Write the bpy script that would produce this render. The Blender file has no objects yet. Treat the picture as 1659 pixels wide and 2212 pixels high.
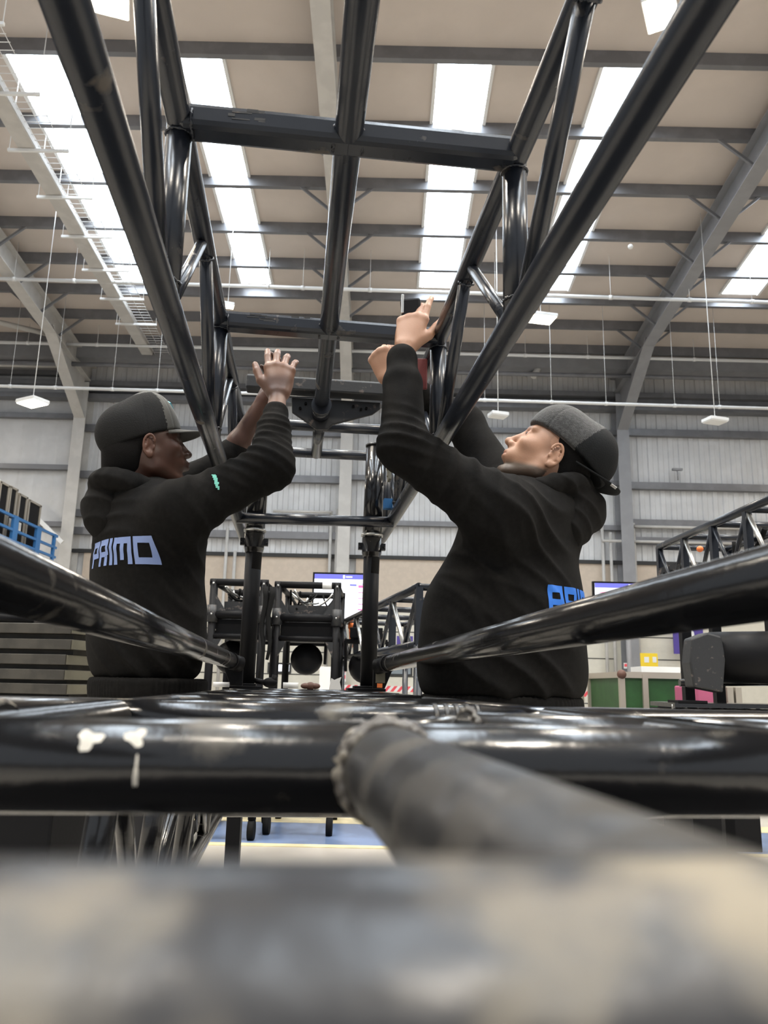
import bpy, bmesh, math, random
import numpy as np
from mathutils import Vector, Matrix
from mathutils.bvhtree import BVHTree
random.seed(4)
SC=bpy.context.scene
COL=SC.collection
PI=math.pi

# ---------------------------------------------------------------- camera
F=1706.0; CX,CY=829.5,1106.0
PITCH=math.atan(375/1706.0); ROLL=0.022
EYE=np.array([0,0,0.95])
_cp,_sp=math.cos(PITCH),math.sin(PITCH)
FW=np.array([0,_cp,_sp])
_u0=np.array([0,-_sp,_cp]); _r0=np.array([1.0,0,0])
RT=math.cos(ROLL)*_r0+math.sin(ROLL)*_u0
UP=-math.sin(ROLL)*_r0+math.cos(ROLL)*_u0
def ray(x,y): return FW+RT*((x-CX)/F)-UP*((y-CY)/F)
def atY(x,y,Y):
    r=ray(x,y); return EYE+r*(Y/r[1])
def atZ(x,y,Z):
    r=ray(x,y); return EYE+r*((Z-EYE[2])/r[2])
def atX(x,y,X):
    r=ray(x,y); return EYE+r*(X/r[0])
cd=bpy.data.cameras.new('camera'); cam=bpy.data.objects.new('camera',cd); COL.objects.link(cam)
cam.location=EYE
cam.matrix_world=Matrix(((RT[0],UP[0],-FW[0],EYE[0]),(RT[1],UP[1],-FW[1],EYE[1]),(RT[2],UP[2],-FW[2],EYE[2]),(0,0,0,1)))
cd.lens=F*36/2212.0; cd.sensor_width=36; cd.clip_start=0.02; cd.clip_end=200
cd.dof.use_dof=True; cd.dof.focus_distance=2.4; cd.dof.aperture_fstop=8.5
SC.camera=cam

# ---------------------------------------------------------------- world, exposure
w=bpy.data.worlds.new('world'); SC.world=w; w.use_nodes=True
bg=w.node_tree.nodes['Background']; bg.inputs[0].default_value=(0.86,0.92,1.0,1); bg.inputs[1].default_value=0.6
SC.view_settings.view_transform='Standard'; SC.view_settings.look='None'
SC.view_settings.gamma=1; SC.view_settings.exposure=0.1
try: SC.view_settings.use_curve_mapping=False
except Exception: pass
SKY_STRENGTH=16.0
LAMP_STRENGTH=30.0
def area(name,loc,sx,sy,power,col,rot=(0,0,0)):
    l=bpy.data.lights.new(name,'AREA'); l.shape='RECTANGLE'; l.size=sx; l.size_y=sy; l.energy=power; l.color=col
    o=bpy.data.objects.new(name,l); COL.objects.link(o); o.location=loc; o.rotation_euler=rot
    return o
# unseen area lights added to brighten the hall from outside the frame (over and behind the camera, and along both sides)
for (hx,hy) in ((-7,4),(-2.5,4.5),(2.5,4.5),(7,4),(-7,-2),(-2.5,-2),(2.5,-2),(7,-2),(-13,10),(13,10),(-14,17),(15,17)):
    area('added_area_light',(hx,hy,8.6),0.7,0.7,260,(1.0,0.90,0.76))

# ---------------------------------------------------------------- materials
MATS={}
def mat(name,col,rough=0.5,metal=0.0,emit=None,es=0,coat=0,noise=0,nscale=8,bump=0,bscale=60,spec=0.5,ncol=None,nlo=0.45,nhi=0.6,sheen=0):
    m=bpy.data.materials.new(name); m.use_nodes=True; nt=m.node_tree; b=nt.nodes['Principled BSDF']
    b.inputs['Base Color'].default_value=(*col,1); b.inputs['Roughness'].default_value=rough
    b.inputs['Metallic'].default_value=metal; b.inputs['Coat Weight'].default_value=coat
    b.inputs['Coat Roughness'].default_value=0.12
    b.inputs['Specular IOR Level'].default_value=spec
    if sheen: b.inputs['Sheen Weight'].default_value=sheen
    if emit: b.inputs['Emission Color'].default_value=(*emit,1); b.inputs['Emission Strength'].default_value=es
    tc=nt.nodes.new('ShaderNodeTexCoord')
    if noise or ncol:
        n=nt.nodes.new('ShaderNodeTexNoise'); n.inputs['Scale'].default_value=nscale; n.inputs['Detail'].default_value=6
        nt.links.new(tc.outputs['Object'],n.inputs['Vector'])
        r=nt.nodes.new('ShaderNodeValToRGB'); r.color_ramp.elements[0].position=nlo; r.color_ramp.elements[1].position=nhi
        c2=ncol if ncol else tuple(min(1,c*(1+noise)) for c in col)
        c1=col if ncol else tuple(c*(1-noise) for c in col)
        r.color_ramp.elements[0].color=(*c1,1); r.color_ramp.elements[1].color=(*c2,1)
        nt.links.new(n.outputs['Fac'],r.inputs[0]); nt.links.new(r.outputs[0],b.inputs['Base Color'])
        if ncol:
            mr=nt.nodes.new('ShaderNodeMapRange'); mr.inputs[1].default_value=nlo; mr.inputs[2].default_value=nhi
            mr.inputs[3].default_value=rough; mr.inputs[4].default_value=min(1,rough+.35)
            nt.links.new(n.outputs['Fac'],mr.inputs[0]); nt.links.new(mr.outputs[0],b.inputs['Roughness'])
    if bump:
        n=nt.nodes.new('ShaderNodeTexNoise'); n.inputs['Scale'].default_value=bscale; n.inputs['Detail'].default_value=4
        nt.links.new(tc.outputs['Object'],n.inputs['Vector'])
        bp=nt.nodes.new('ShaderNodeBump'); bp.inputs['Strength'].default_value=bump; bp.inputs['Distance'].default_value=0.002
        nt.links.new(n.outputs['Fac'],bp.inputs['Height']); nt.links.new(bp.outputs[0],b.inputs['Normal'])
    MATS[name]=m; return m
def attr_mat(name,rough=0.5,bump=0.2,bscale=150,sss=0.0,sheen=0):
    m=bpy.data.materials.new(name); m.use_nodes=True; nt=m.node_tree; b=nt.nodes['Principled BSDF']
    a=nt.nodes.new('ShaderNodeAttribute'); a.attribute_name='tone'
    nt.links.new(a.outputs['Color'],b.inputs['Base Color']); b.inputs['Roughness'].default_value=rough
    if sss: b.inputs['Subsurface Weight'].default_value=sss; b.inputs['Subsurface Scale'].default_value=0.006
    if sheen: b.inputs['Sheen Weight'].default_value=sheen
    tc=nt.nodes.new('ShaderNodeTexCoord'); n=nt.nodes.new('ShaderNodeTexNoise'); n.inputs['Scale'].default_value=bscale
    nt.links.new(tc.outputs['Object'],n.inputs['Vector'])
    bp=nt.nodes.new('ShaderNodeBump'); bp.inputs['Strength'].default_value=bump; bp.inputs['Distance'].default_value=0.001
    nt.links.new(n.outputs['Fac'],bp.inputs['Height']); nt.links.new(bp.outputs[0],b.inputs['Normal'])
    return m
M_truss=mat('black_gloss_paint',(0.014,0.017,0.024),0.27,ncol=(0.10,0.085,0.07),nscale=14,nlo=0.66,nhi=0.74,bump=0.25,bscale=35)
M_tube=mat('worn_black_tube',(0.009,0.009,0.010),0.2,ncol=(0.17,0.15,0.12),nscale=9,nlo=0.62,nhi=0.72,bump=0.35,bscale=45,coat=0.3)
M_near=mat('near_tube_wear_and_reflection',(0.022,0.022,0.024),0.3,ncol=(0.23,0.195,0.14),nscale=34,nlo=0.47,nhi=0.64,bump=0.5,bscale=60)  # beige noise: worn paint, plus the warm reflection put into its colour
M_scuff=mat('scuffed_tube',(0.012,0.012,0.013),0.40,ncol=(0.05,0.044,0.036),nscale=26,nlo=0.50,nhi=0.68,bump=0.5,bscale=50)
M_plate=mat('dull_black_plate',(0.02,0.021,0.023),0.5,ncol=(0.12,0.1,0.09),nscale=40,nlo=0.62,nhi=0.7,bump=0.3)
M_matblack=mat('matt_black',(0.007,0.007,0.008),0.5,bump=0.2,spec=0.12)
M_rubber=mat('black_rubber',(0.009,0.009,0.009),0.75,spec=.12)
M_chrome=mat('bare_steel',(0.55,0.55,0.53),0.3,0.9)
M_chip=mat('chipped_paint_primer',(0.72,0.68,0.6),0.6,noise=0.1,nscale=60)
M_rope=mat('weld_bead',(0.10,0.09,0.08),0.35,bump=1.0,bscale=120,ncol=(0.3,0.27,0.22),nscale=60,nlo=.5,nhi=.6)
M_steel=mat('grey_painted_steel',(0.25,0.25,0.26),0.5,noise=0.05,nscale=3)
M_steell=mat('light_painted_steel',(0.52,0.50,0.47),0.5,noise=0.05,nscale=3)
M_purlin=mat('galvanised_purlin',(0.18,0.18,0.19),0.4,0.3,noise=0.08,nscale=3)
M_clad=mat('white_wall_cladding',(0.60,0.60,0.60),0.5,noise=0.04,nscale=2)
M_roof=mat('beige_roof_lining',(0.57,0.50,0.445),0.6,noise=0.03,nscale=1)
M_floor=mat('sealed_concrete',(0.50,0.46,0.40),0.35,noise=0.1,nscale=1.5,bump=0.1)
M_blue_floor=mat('blue_floor_paint',(0.14,0.20,0.34),0.35,noise=0.15,nscale=3)
M_cream=mat('cream_floor_line',(0.7,0.6,0.35),0.4,noise=0.1)
M_sky=mat('rooflight_sheet',(0.8,0.85,0.9),0.5,emit=(0.80,0.90,1.0),es=SKY_STRENGTH)
M_lamp=mat('lamp_lens',(1,1,1),0.5,emit=(1.0,0.86,0.62),es=LAMP_STRENGTH)
M_white=mat('white_paint',(0.75,0.75,0.74),0.4)
M_doorb=mat('beige_sheet_above_doors',(0.55,0.46,0.37),0.6,noise=0.03)
M_doorp=mat('cream_door_panel',(0.68,0.64,0.54),0.5,noise=0.02)
M_dark=mat('dark_gap',(0.03,0.03,0.03),0.7)
M_glassp=mat('door_pane',(0.25,0.28,0.3),0.1,coat=0.5)
M_blue=mat('blue_rail_paint',(0.035,0.15,0.36),0.4)
M_purple=mat('purple_sign',(0.08,0.05,0.28),0.5)
M_yellow=mat('yellow_sign',(0.85,0.6,0.03),0.5)
M_red=mat('red_print',(0.75,0.08,0.1),0.5)
M_pink=mat('pink_case',(0.42,0.09,0.18),0.5)
M_green=mat('green_case_panel',(0.02,0.075,0.02),0.5,noise=0.1)
M_alu=mat('case_aluminium_edge',(0.42,0.38,0.32),0.4,0.5)
M_brown=mat('rusty_corner',(0.10,0.045,0.03),0.6)
M_wood=mat('dark_stained_board',(0.05,0.045,0.036),0.6,noise=0.2,nscale=12,bump=0.3)
M_woodl=mat('board_end_grain',(0.13,0.12,0.085),0.6,noise=0.1)
M_scr=mat('screen_white',(0.8,0.8,0.85),0.3,emit=(0.85,0.9,1.0),es=1.0)
M_scrb=mat('screen_blue',(0.1,0.1,0.5),0.3,emit=(0.10,0.11,0.42),es=1.0)
M_scrr=mat('screen_pink',(0.8,0.1,0.3),0.3,emit=(0.75,0.12,0.28),es=1.0)
M_maroon=mat('maroon_strap',(0.13,0.02,0.02),0.6)
M_orange=mat('orange_plastic',(0.8,0.2,0.05),0.5)
M_hoodie=mat('black_fleece_hoodie',(0.0085,0.008,0.0075),0.9,noise=0.12,nscale=90,bump=0.35,bscale=500,spec=0.12)
M_trouser=mat('dark_work_trousers',(0.02,0.02,0.022),0.85,bump=0.3,bscale=300)
M_shoe=mat('black_boot_leather',(0.02,0.02,0.02),0.5)
M_printA=mat('pale_blue_print',(0.22,0.30,0.56),0.6)
M_printB=mat('bright_blue_print',(0.02,0.16,0.62),0.6)
M_mint=mat('mint_print',(0.2,0.62,0.5),0.6)
M_cap1=mat('grey_cap_cotton',(0.062,0.060,0.052),0.85,bump=0.3,bscale=400,sheen=0.2)
M_capmesh=mat('black_cap_mesh',(0.014,0.014,0.014),0.8,bump=1.0,bscale=300,spec=.15)
M_cap2=mat('black_cap_wool',(0.009,0.010,0.011),0.75,spec=.15,bump=0.6,bscale=300)
M_cap2f=mat('charcoal_fleece',(0.042,0.042,0.042),0.95,bump=1.0,bscale=350,noise=0.25,nscale=120,sheen=0.25)
M_hair=mat('black_hair',(0.007,0.0065,0.0065),0.75,spec=.12,bump=0.8,bscale=400)
M_eye=mat('eye_white',(0.38,0.35,0.33),0.2)
M_iris=mat('dark_iris',(0.03,0.02,0.015),0.2)
M_skinA=attr_mat('dark_brown_skin',0.45,0.15,250,sss=0.05)
M_skinB=attr_mat('light_skin',0.5,0.2,250,sss=0.08)

# ---------------------------------------------------------------- mesh helpers
def tag(o,label=None,cat=None,group=None,kind=None):
    if label: o['label']=label
    if cat: o['category']=cat
    if group: o['group']=group
    if kind: o['kind']=kind
    return o
def empty(name,loc,label=None,cat=None,group=None,kind=None):
    o=bpy.data.objects.new(name,None); COL.objects.link(o); o.location=Vector([float(c) for c in loc]); o.empty_display_size=.1
    return tag(o,label,cat,group,kind)
def _n(v): v=np.asarray(v,float); return v/np.linalg.norm(v)
class MB:
    def __init__(s): s.v=[]; s.f=[]; s.s=[]
    def add(s,vs,fs,smooth=False):
        o=len(s.v); s.v+= [tuple(float(c) for c in p) for p in vs]; s.f+=[tuple(i+o for i in f) for f in fs]; s.s+=[smooth]*len(fs); return s
    def box(s,c,hx,hy,hz,ax=None):
        c=np.array(c,float); ax=np.eye(3) if ax is None else np.array(ax,float)
        vs=[c+ax[0]*hx*i+ax[1]*hy*j+ax[2]*hz*k for k in(-1,1) for j in(-1,1) for i in(-1,1)]
        return s.add(vs,[(0,2,3,1),(4,5,7,6),(0,1,5,4),(2,6,7,3),(0,4,6,2),(1,3,7,5)])
    def bb(s,x0,x1,y0,y1,z0,z1):
        return s.box(((x0+x1)/2,(y0+y1)/2,(z0+z1)/2),abs(x1-x0)/2,abs(y1-y0)/2,abs(z1-z0)/2)
    def tube(s,p,q,r,r2=None,n=20,cap=True):
        p=np.array(p,float); q=np.array(q,float); d=_n(q-p); r2=r if r2 is None else r2
        a=_n(np.cross(d,(0,0,1) if abs(d[2])<.9 else (0,1,0))); b=np.cross(d,a)
        vs=[]
        for c,rr in((p,r),(q,r2)):
            for i in range(n):
                t=2*PI*i/n; vs.append(c+(a*math.cos(t)+b*math.sin(t))*rr)
        s.add(vs,[(i,i+n,(i+1)%n+n,(i+1)%n) for i in range(n)],True)
        if cap:
            s.add(vs[:n],[tuple(range(n))]); s.add(vs[n:],[tuple(reversed(range(n)))])
        return s
    def beam(s,p,q,w,h,up=(0,0,1)):     # rectangular bar
        p=np.array(p,float); q=np.array(q,float); d=_n(q-p); sd=_n(np.cross(d,up)); u=np.cross(sd,d)
        return s.box((p+q)/2,np.linalg.norm(q-p)/2,w/2,h/2,(d,sd,u))
    def path(s,pts,r,n=10):
        pts=[np.array(p,float) for p in pts]; vs=[]; a=None
        for i,p in enumerate(pts):
            d=_n(pts[min(i+1,len(pts)-1)]-pts[max(i-1,0)])
            if a is None: a=_n(np.cross(d,(0,0,1) if abs(d[2])<.9 else (0,1,0)))
            a=_n(a-d*np.dot(a,d)); b=np.cross(d,a)
            rr=r[i] if hasattr(r,'__len__') else r
            for k in range(n):
                t=2*PI*k/n; vs.append(p+(a*math.cos(t)+b*math.sin(t))*rr)
        m=len(pts); fs=[(j*n+i,j*n+(i+1)%n,(j+1)*n+(i+1)%n,(j+1)*n+i) for j in range(m-1) for i in range(n)]
        s.add(vs,fs,True); s.add(vs[:n],[tuple(range(n))]); s.add(vs[-n:],[tuple(range(n))]); return s
    def prism(s,pts,d):        # polygon (3d pts) extruded by d
        n=len(pts); P=[np.array(p,float) for p in pts]; d=np.array(d,float)
        s.add(P+[p+d for p in P],[tuple(range(n)),tuple(reversed(range(n,2*n)))]+[(i,(i+1)%n,(i+1)%n+n,i+n) for i in range(n)]); return s
    def ell(s,c,r,ax=None,nu=20,nv=12):
        c=np.array(c,float); ax=np.eye(3) if ax is None else np.array(ax,float); r=(r,r,r) if not hasattr(r,'__len__') else r
        vs=[];fs=[]
        for j in range(nv+1):
            th=PI*j/nv
            for i in range(nu):
                ph=2*PI*i/nu
                vs.append(c+ax[0]*r[0]*math.sin(th)*math.cos(ph)+ax[1]*r[1]*math.sin(th)*math.sin(ph)+ax[2]*r[2]*math.cos(th))
        fs=[(j*nu+i,(j+1)*nu+i,(j+1)*nu+(i+1)%nu,j*nu+(i+1)%nu) for j in range(nv) for i in range(nu)]
        return s.add(vs,fs,True)
    def build(s,name,m,parent=None,bevel=0,**kw):
        me=bpy.data.meshes.new(name)
        off=np.zeros(3)
        if parent is None:
            A=np.array(s.v); off=np.array([(A[:,0].min()+A[:,0].max())/2,(A[:,1].min()+A[:,1].max())/2,A[:,2].min()])
            if kw.get('kind')=='structure': off=np.zeros(3)
        else:
            off=np.array(parent_world(parent))
        me.from_pydata([tuple(np.array(v)-off) for v in s.v],[],s.f); me.validate(); me.update()
        if len(me.polygons)==len(s.s): me.polygons.foreach_set('use_smooth',s.s)
        bm=bmesh.new(); bm.from_mesh(me); bmesh.ops.remove_doubles(bm,verts=bm.verts,dist=1e-6); bmesh.ops.recalc_face_normals(bm,faces=bm.faces); bm.to_mesh(me); bm.free()
        me.materials.append(m); o=bpy.data.objects.new(name,me); COL.objects.link(o)
        if parent is None: o.location=Vector(off)
        else: o.parent=parent
        if bevel:
            b=o.modifiers.new('b','BEVEL'); b.width=bevel; b.segments=2; b.limit_method='ANGLE'; b.angle_limit=0.7
        return tag(o,**kw)
def parent_world(p):
    t=Vector((0,0,0))
    while p is not None: t=t+p.location; p=p.parent
    return t
def copy_tree(o,parent=None):
    c=o.copy(); COL.objects.link(c); c.parent=parent
    for ch in list(o.children): copy_tree(ch,c)
    return c
# ================================================================ THE HALL
YW=22.0
def roofz(Y): return 10.2+(YW-Y)*0.105
mb=MB(); mb.bb(-30,30,-12,YW+.3,-.05,0); mb.build('floor',M_floor,kind='structure')
mb=MB(); mb.bb(-9,14,5.1,5.85,0,.003); mb.build('trim_60',M_blue_floor,kind='structure')
mb=MB(); mb.bb(-9,14,5.02,5.1,0,.004); mb.bb(-9,14,5.85,6.1,0,.004); mb.build('trim_61',M_cream,kind='structure')
# roof lining (sloping down to the far wall)
mb=MB()
mb.prism([(-30,-4,roofz(-4)),(30,-4,roofz(-4)),(30,YW+.3,roofz(YW+.3)),(-30,YW+.3,roofz(YW+.3))],(0,0,.25)); mb.build('ceiling',M_roof,kind='structure')
# far wall: ribbed cladding
def ribbed(x0,x1,z0,z1,pitch,d,name):
    pr=[];x=x0
    while x<x1:
        for dx,dy in((0,0),(pitch*.42,0),(pitch*.5,-d),(pitch*.92,-d)): pr.append((min(x+dx,x1),YW+dy))
        x+=pitch
    vs=[(x,y,z0) for x,y in pr]+[(x,y,z1) for x,y in pr]; n=len(pr)
    m=MB(); m.add(vs,[(i,i+1,i+1+n,i+n) for i in range(n-1)]); return m.build(name,M_clad,kind='structure')
XC=[float(atY(152,1000,21.6)[0])-7.55, float(atY(166,1000,21.6)[0]), float(atY(748,1000,21.6)[0]), float(atY(1345,1000,21.6)[0]), float(atY(1345,1000,21.6)[0])+7.6]
zdoor=float(atY(830,1200,YW)[2])
ribbed(XC[1],XC[4]+9,zdoor,11,.30,.035,'wall_back')
ribbed(-30,XC[1],0,11,1.0,.012,'wall_left_bay')
mb=MB()
for x0,x1 in((-30,-29.8),(29.8,30)): mb.bb(x0,x1,-4,YW,0,12.5)
mb.build('wall_sides',M_clad,kind='structure')
tn=[1]
def trim(mb,m,bevel=0):
    o=mb.build('trim_%d'%tn[0],m,kind='structure'); tn[0]+=1; return o
# horizontal sheeting rails in each bay (pixel heights at the wall)
def rail(xa,xb,ya,m=M_purlin,h=.10,d=.16):
    z=float(atY(830,ya,YW)[2]); m_=MB(); m_.bb(xa,xb,YW-.05-d,YW-.04,z-h,z+h); trim(m_,m)
for y in (858,942,1042,1125,1163): rail(XC[1],XC[2],y)
for y in (866,928,1036,1132): rail(XC[2],XC[3],y,h=.07)
for y in (858,926,1040,1120,1158): rail(XC[3],XC[4],y)
for y in (826,918,1028,1150): rail(-30,XC[1],y,h=.07)
# columns with haunches and rafters (I sections)
def isec(p,q,dep,wid,m,up=(0,-1,0)):
    p=np.array(p,float); q=np.array(q,float); d=_n(q-p); sd=_n(np.cross(d,up)); u=np.cross(sd,d); t=.03
    m_=MB()
    m_.beam(p,q,t,dep,up); m_.beam(p+u*dep/2,q+u*dep/2,wid,t,up); m_.beam(p-u*dep/2,q-u*dep/2,wid,t,up); return m_
for i,x in enumerate(XC):
    mt=M_steel if i>=3 else M_steell  # left frames paler: warm lamp light on them put into the steel colour
    m_=isec((x,YW-.3,0),(x,YW-.3,roofz(YW)-.9),.5,.34,mt); trim(m_,mt)
    m_=isec((x,YW-.1,roofz(YW)-.55),(x,-4,roofz(-4)-.45),.55,.30,mt,up=(0,0,1)); trim(m_,mt)
    m_=MB(); m_.prism([(x-.015,YW-.5,roofz(YW)-2.0),(x-.015,YW-.5,roofz(YW)-.6),(x-.015,YW-3.2,roofz(YW-3.2)-.7)],(.03,0,0))
    m_.beam((x,YW-.52,roofz(YW)-2.0),(x,YW-3.2,roofz(YW-3.2)-.72),.30,.03); trim(m_,mt)
# purlins
PY=[]
for y in (115,275,398,497,573,638,692,745):
    tau=ray(830,y)[2]/ray(830,y)[1]; PY.append((10.2+YW*.105-.95-.12)/(tau+.105))
PY+= [PY[0]-1.6,PY[0]-3.2,PY[0]-4.8]
for Y in PY:
    z=roofz(Y); m_=MB(); m_.bb(-30,30,Y-.035,Y+.035,z-.22,z); m_.bb(-30,30,Y-.035,Y+.07,z-.24,z-.22); trim(m_,M_purlin)
m_=MB(); m_.bb(-30,30,YW-1.3,YW-.9,roofz(YW)-.45,roofz(YW)-.12); trim(m_,M_steel)       # eaves beam
m_=MB(); m_.tube((-30,YW-1.5,roofz(YW)-.75),(30,YW-1.5,roofz(YW)-.75),.06); trim(m_,M_purlin)
for z in (9.35,8.95): 
    m_=MB(); m_.bb(-30,30,YW-.4,YW-.06,z-.07,z+.07); trim(m_,M_purlin)
# knee braces between purlins and rafters
for x in XC:
    for Y in PY[1:7]:
        z=roofz(Y)-.2
        m_=MB()
        for s in(-1,1): m_.beam((x+s*.75,Y,z),(x+s*.05,Y+.02,z-.58),.05,.05)
        trim(m_,M_purlin)
# bracing rods upper left
m_=MB(); m_.tube((XC[1],YW-2.2,roofz(YW-2)-.5),(XC[1]-6.5,PY[4],roofz(PY[4])-.35),.07); m_.tube((XC[1]-.3,YW-1,9.6),(-30,YW-1,9.6),.07); trim(m_,M_steell)
# rooflights: emissive sheets set in the roof, each run framed by the purlins
def roofp(px,py):       # pixel -> point on roof underside
    r=ray(px,py); k=(10.2+YW*.105-EYE[2]-.02)/(r[2]+.105*r[1]); return EYE+r*k
wn=1
SKX=[]
for (l,r_) in (((12,110),(122,108)),((386,118),(478,118)),((946,135),(1062,137)),((1302,147),(1412,150)),):
    SKX.append((roofp(*l)[0],roofp(*r_)[0]))
SKX.append((roofp(1555,637)[0],roofp(1632,638)[0]))
Y1=float(roofp(560,612)[1]); Y0=PY[0]+.05
for x0,x1 in SKX+[(SKX[0][0]-7.5,SKX[0][1]-7.5)]:
    x0=float(x0);x1=float(x1)
    m_=MB(); z0=roofz(Y0)-.01; z1=roofz(Y1)-.01
    m_.prism([(x0,Y0,z0),(x1,Y0,z0),(x1,Y1,z1),(x0,Y1,z1)],(0,0,-.015)); o=m_.build('window_%d'%wn,M_sky,kind='structure')
    f=MB()
    for x in(x0-.03,x1+.03): f.beam((x,Y0,roofz(Y0)-.03),(x,Y1,roofz(Y1)-.03),.06,.07)
    f.build('frame',M_white,o); wn+=1
# more rooflights over and behind the camera (same rows, next bay)
for x0,x1 in SKX:
    x0=float(x0);x1=float(x1)
    m_=MB(); m_.prism([(x0,-3,roofz(-3)-.01),(x1,-3,roofz(-3)-.01),(x1,5.5,roofz(5.5)-.01),(x0,5.5,roofz(5.5)-.01)],(0,0,-.015)); m_.build('window_%d'%wn,M_sky,kind='structure'); wn+=1
mb=MB(); mb.bb(-30,30,YW+.06,YW+.2,0,zdoor+.3); mb.build('wall_base',M_clad,kind='structure')
# loading doors in the far wall: beige sheet over cream sectional doors
dn=1
zlow=float(atY(830,1318,YW)[2])
for a,b in ((XC[1]+.35,XC[2]-.35),(XC[2]+.35,XC[3]-.35),(XC[3]+.35,XC[4]-.35),(XC[4]+.35,XC[4]+7)):
    m_=MB(); m_.bb(a,b,YW-.08,YW+.05,zlow,zdoor-.1); trim(m_,M_doorb)
    m_=MB(); m_.bb(a-.4,b+.4,YW-.14,YW-.02,zdoor-.12,zdoor-.02); trim(m_,M_dark)
    m_=MB(); m_.bb(a-.4,b+.4,YW-.06,YW+.05,0,zlow+.02); d=m_.build('door_%d'%dn,M_doorp,kind='structure')
    k=MB()
    for z in np.arange(.6,zlow,.6): k.bb(a,b,YW-.068,YW-.058,z-.012,z+.012)
    k.build('seam',M_dark,d)
    mid=(a+b)/2
    for xx in (a+1.3,b-1.3):
        f=MB(); f.bb(xx-.32,xx+.32,YW-.10,YW-.06,1.22,1.50); fr=f.build('window_frame',M_dark,d)
        g=MB(); g.bb(xx-.27,xx+.27,YW-.105,YW-.10,1.27,1.45); g.build('pane',M_scr if xx>mid else M_glassp,fr)
    dn+=1
# downpipes and conduits on the wall
for px,ya,yb in ((492,1140,1235),(508,1190,1235),(716,1105,1235),(730,1100,1235),(1300,1130,1280),(1318,1150,1280),(1368,1130,1290)):
    a=atY(px,ya,YW-.25); b=atY(px,yb,YW-.25)
    m_=MB(); m_.tube((a[0],a[1],a[2]),(a[0],a[1],0),.045,n=10); trim(m_,M_steell)
for py,xa,xb in ((1137,1370,1640),(1168,1300,1660),(1104,590,716)):
    a=atY(xa,py,YW-.3); b=atY(xb,py+.022*(xb-xa),YW-.3); m_=MB(); m_.tube(a,b,.04,n=10); trim(m_,M_steell)

# ---------------------------------------------------------------- hung services
def pipe(label,ya,yb,Y,r,name='sprinkler_pipe',xs=(),wl=None):
    a=atY(-60,ya,Y); b=atY(1720,yb,Y); e=empty(name,(a+b)/2,label,'pipe')
    m_=MB(); m_.tube(a+(a-b)*.15,b+(b-a)*.15,r,n=12); m_.build('pipe_run',M_white if r>.03 else M_steell,e)
    for x in xs:
        t=(x+60)/1780.; p=a+(b-a)*t
        k=MB(); k.tube(p,(p[0],p[1],roofz(p[1])-.02),.006,n=6); k.build('hanger_wire',M_white,e)
        k=MB(); k.tube(p-(_n(b-a)*.04),p+(_n(b-a)*.04),r*1.25,n=12); k.build('clip',M_white,e)
    return e
pipe('thin white pipe slung across the hall just below the ends of the rooflights',600,655,16.5,.042,xs=(30,160,280,580,655,800,1070,1320,1490,1625))
pipe('white pipe on long wires across the hall, level with both caps',832,884,18.5,.04,xs=(22,120,243,340,1048,1192,1310,1458,1555))
pipe('grey pipe running under the eaves beam along the top of the far wall',738,782,20,.045,xs=(60,210,1135,1270,1390,1500))
# ceiling lights
def lamp(px,py,Y,s,label,lit=True,yaw=.3,group=None):
    c=atY(px,py,Y); e=empty('ceiling_light',c,label,'ceiling light',group)
    ax=np.array([[math.cos(yaw),math.sin(yaw),0],[-math.sin(yaw),math.cos(yaw),0],[0,0,1]])
    m_=MB(); m_.box(c+np.array([0,0,.04]),s/2,s*.36,.035,ax); m_.build('housing',M_white,e,bevel=.01)
    m_=MB(); m_.box(c-np.array([0,0,.002]),s*.46,s*.32,.006,ax); m_.build('diffuser',M_lamp if lit else M_white,e)
    m_=MB(); m_.tube(c+np.array([0,0,.07]),(c[0],c[1],roofz(c[1])-.03),.008,n=6); m_.build('suspension_wire',M_white,e)
    return e
lamp(235,12,9.2,.55,'lit square ceiling light at the top left, cut by the frame edge')
lamp(1428,30,9.2,.62,'lit ceiling light beside the thick black chord at the top right',yaw=1.1)
lamp(1168,690,15.5,.60,'lit square ceiling light just right of the right-hand chord below the white pipe',yaw=.2)
lamp(492,662,15.5,.26,'small bright ceiling light peeping over the end of the second crossbeam')
lamp(70,872,14,.50,'lit ceiling light hanging at the far left in front of the white wall',yaw=-.5)
lamp(1076,900,15,.36,'unlit pale ceiling light hanging left of the charcoal cap',False)
lamp(1545,912,15,.42,'unlit pale ceiling light hanging at the right in front of the wall',False)
# wall camera bracket and wall heater
c=atY(1463,1015,YW-.3); e=empty('wall_bracket',c,'small grey T-shaped bracket on the white wall at the right','bracket')
m_=MB(); m_.bb(c[0]-.14,c[0]+.14,c[1]-.05,c[1]+.05,c[2]-.02,c[2]+.04); m_.build('bar',M_steel,e); m_=MB(); m_.tube(c,c-np.array([0,0,.3]),.02,n=8); m_.build('stem',M_steel,e)
c=atY(1161,800,YW-1.2); e=empty('wall_projector',c,'grey tubular fitting angled out under the eaves above the charcoal cap','fitting')
m_=MB(); m_.tube(c+np.array([-.12,0,-.2]),c+np.array([.1,.1,.22]),.085); m_.build('barrel',M_steell,e); m_=MB(); m_.tube(c,c+np.array([-.25,.4,0]),.04); m_.build('bracket_arm',M_steel,e)
c=atY(1362,533,14); m_=MB(); m_.ell(c,.05); tag(m_.build('smoke_detector',M_white),'small round white detector on the roof right of the truss','detector')
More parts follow.
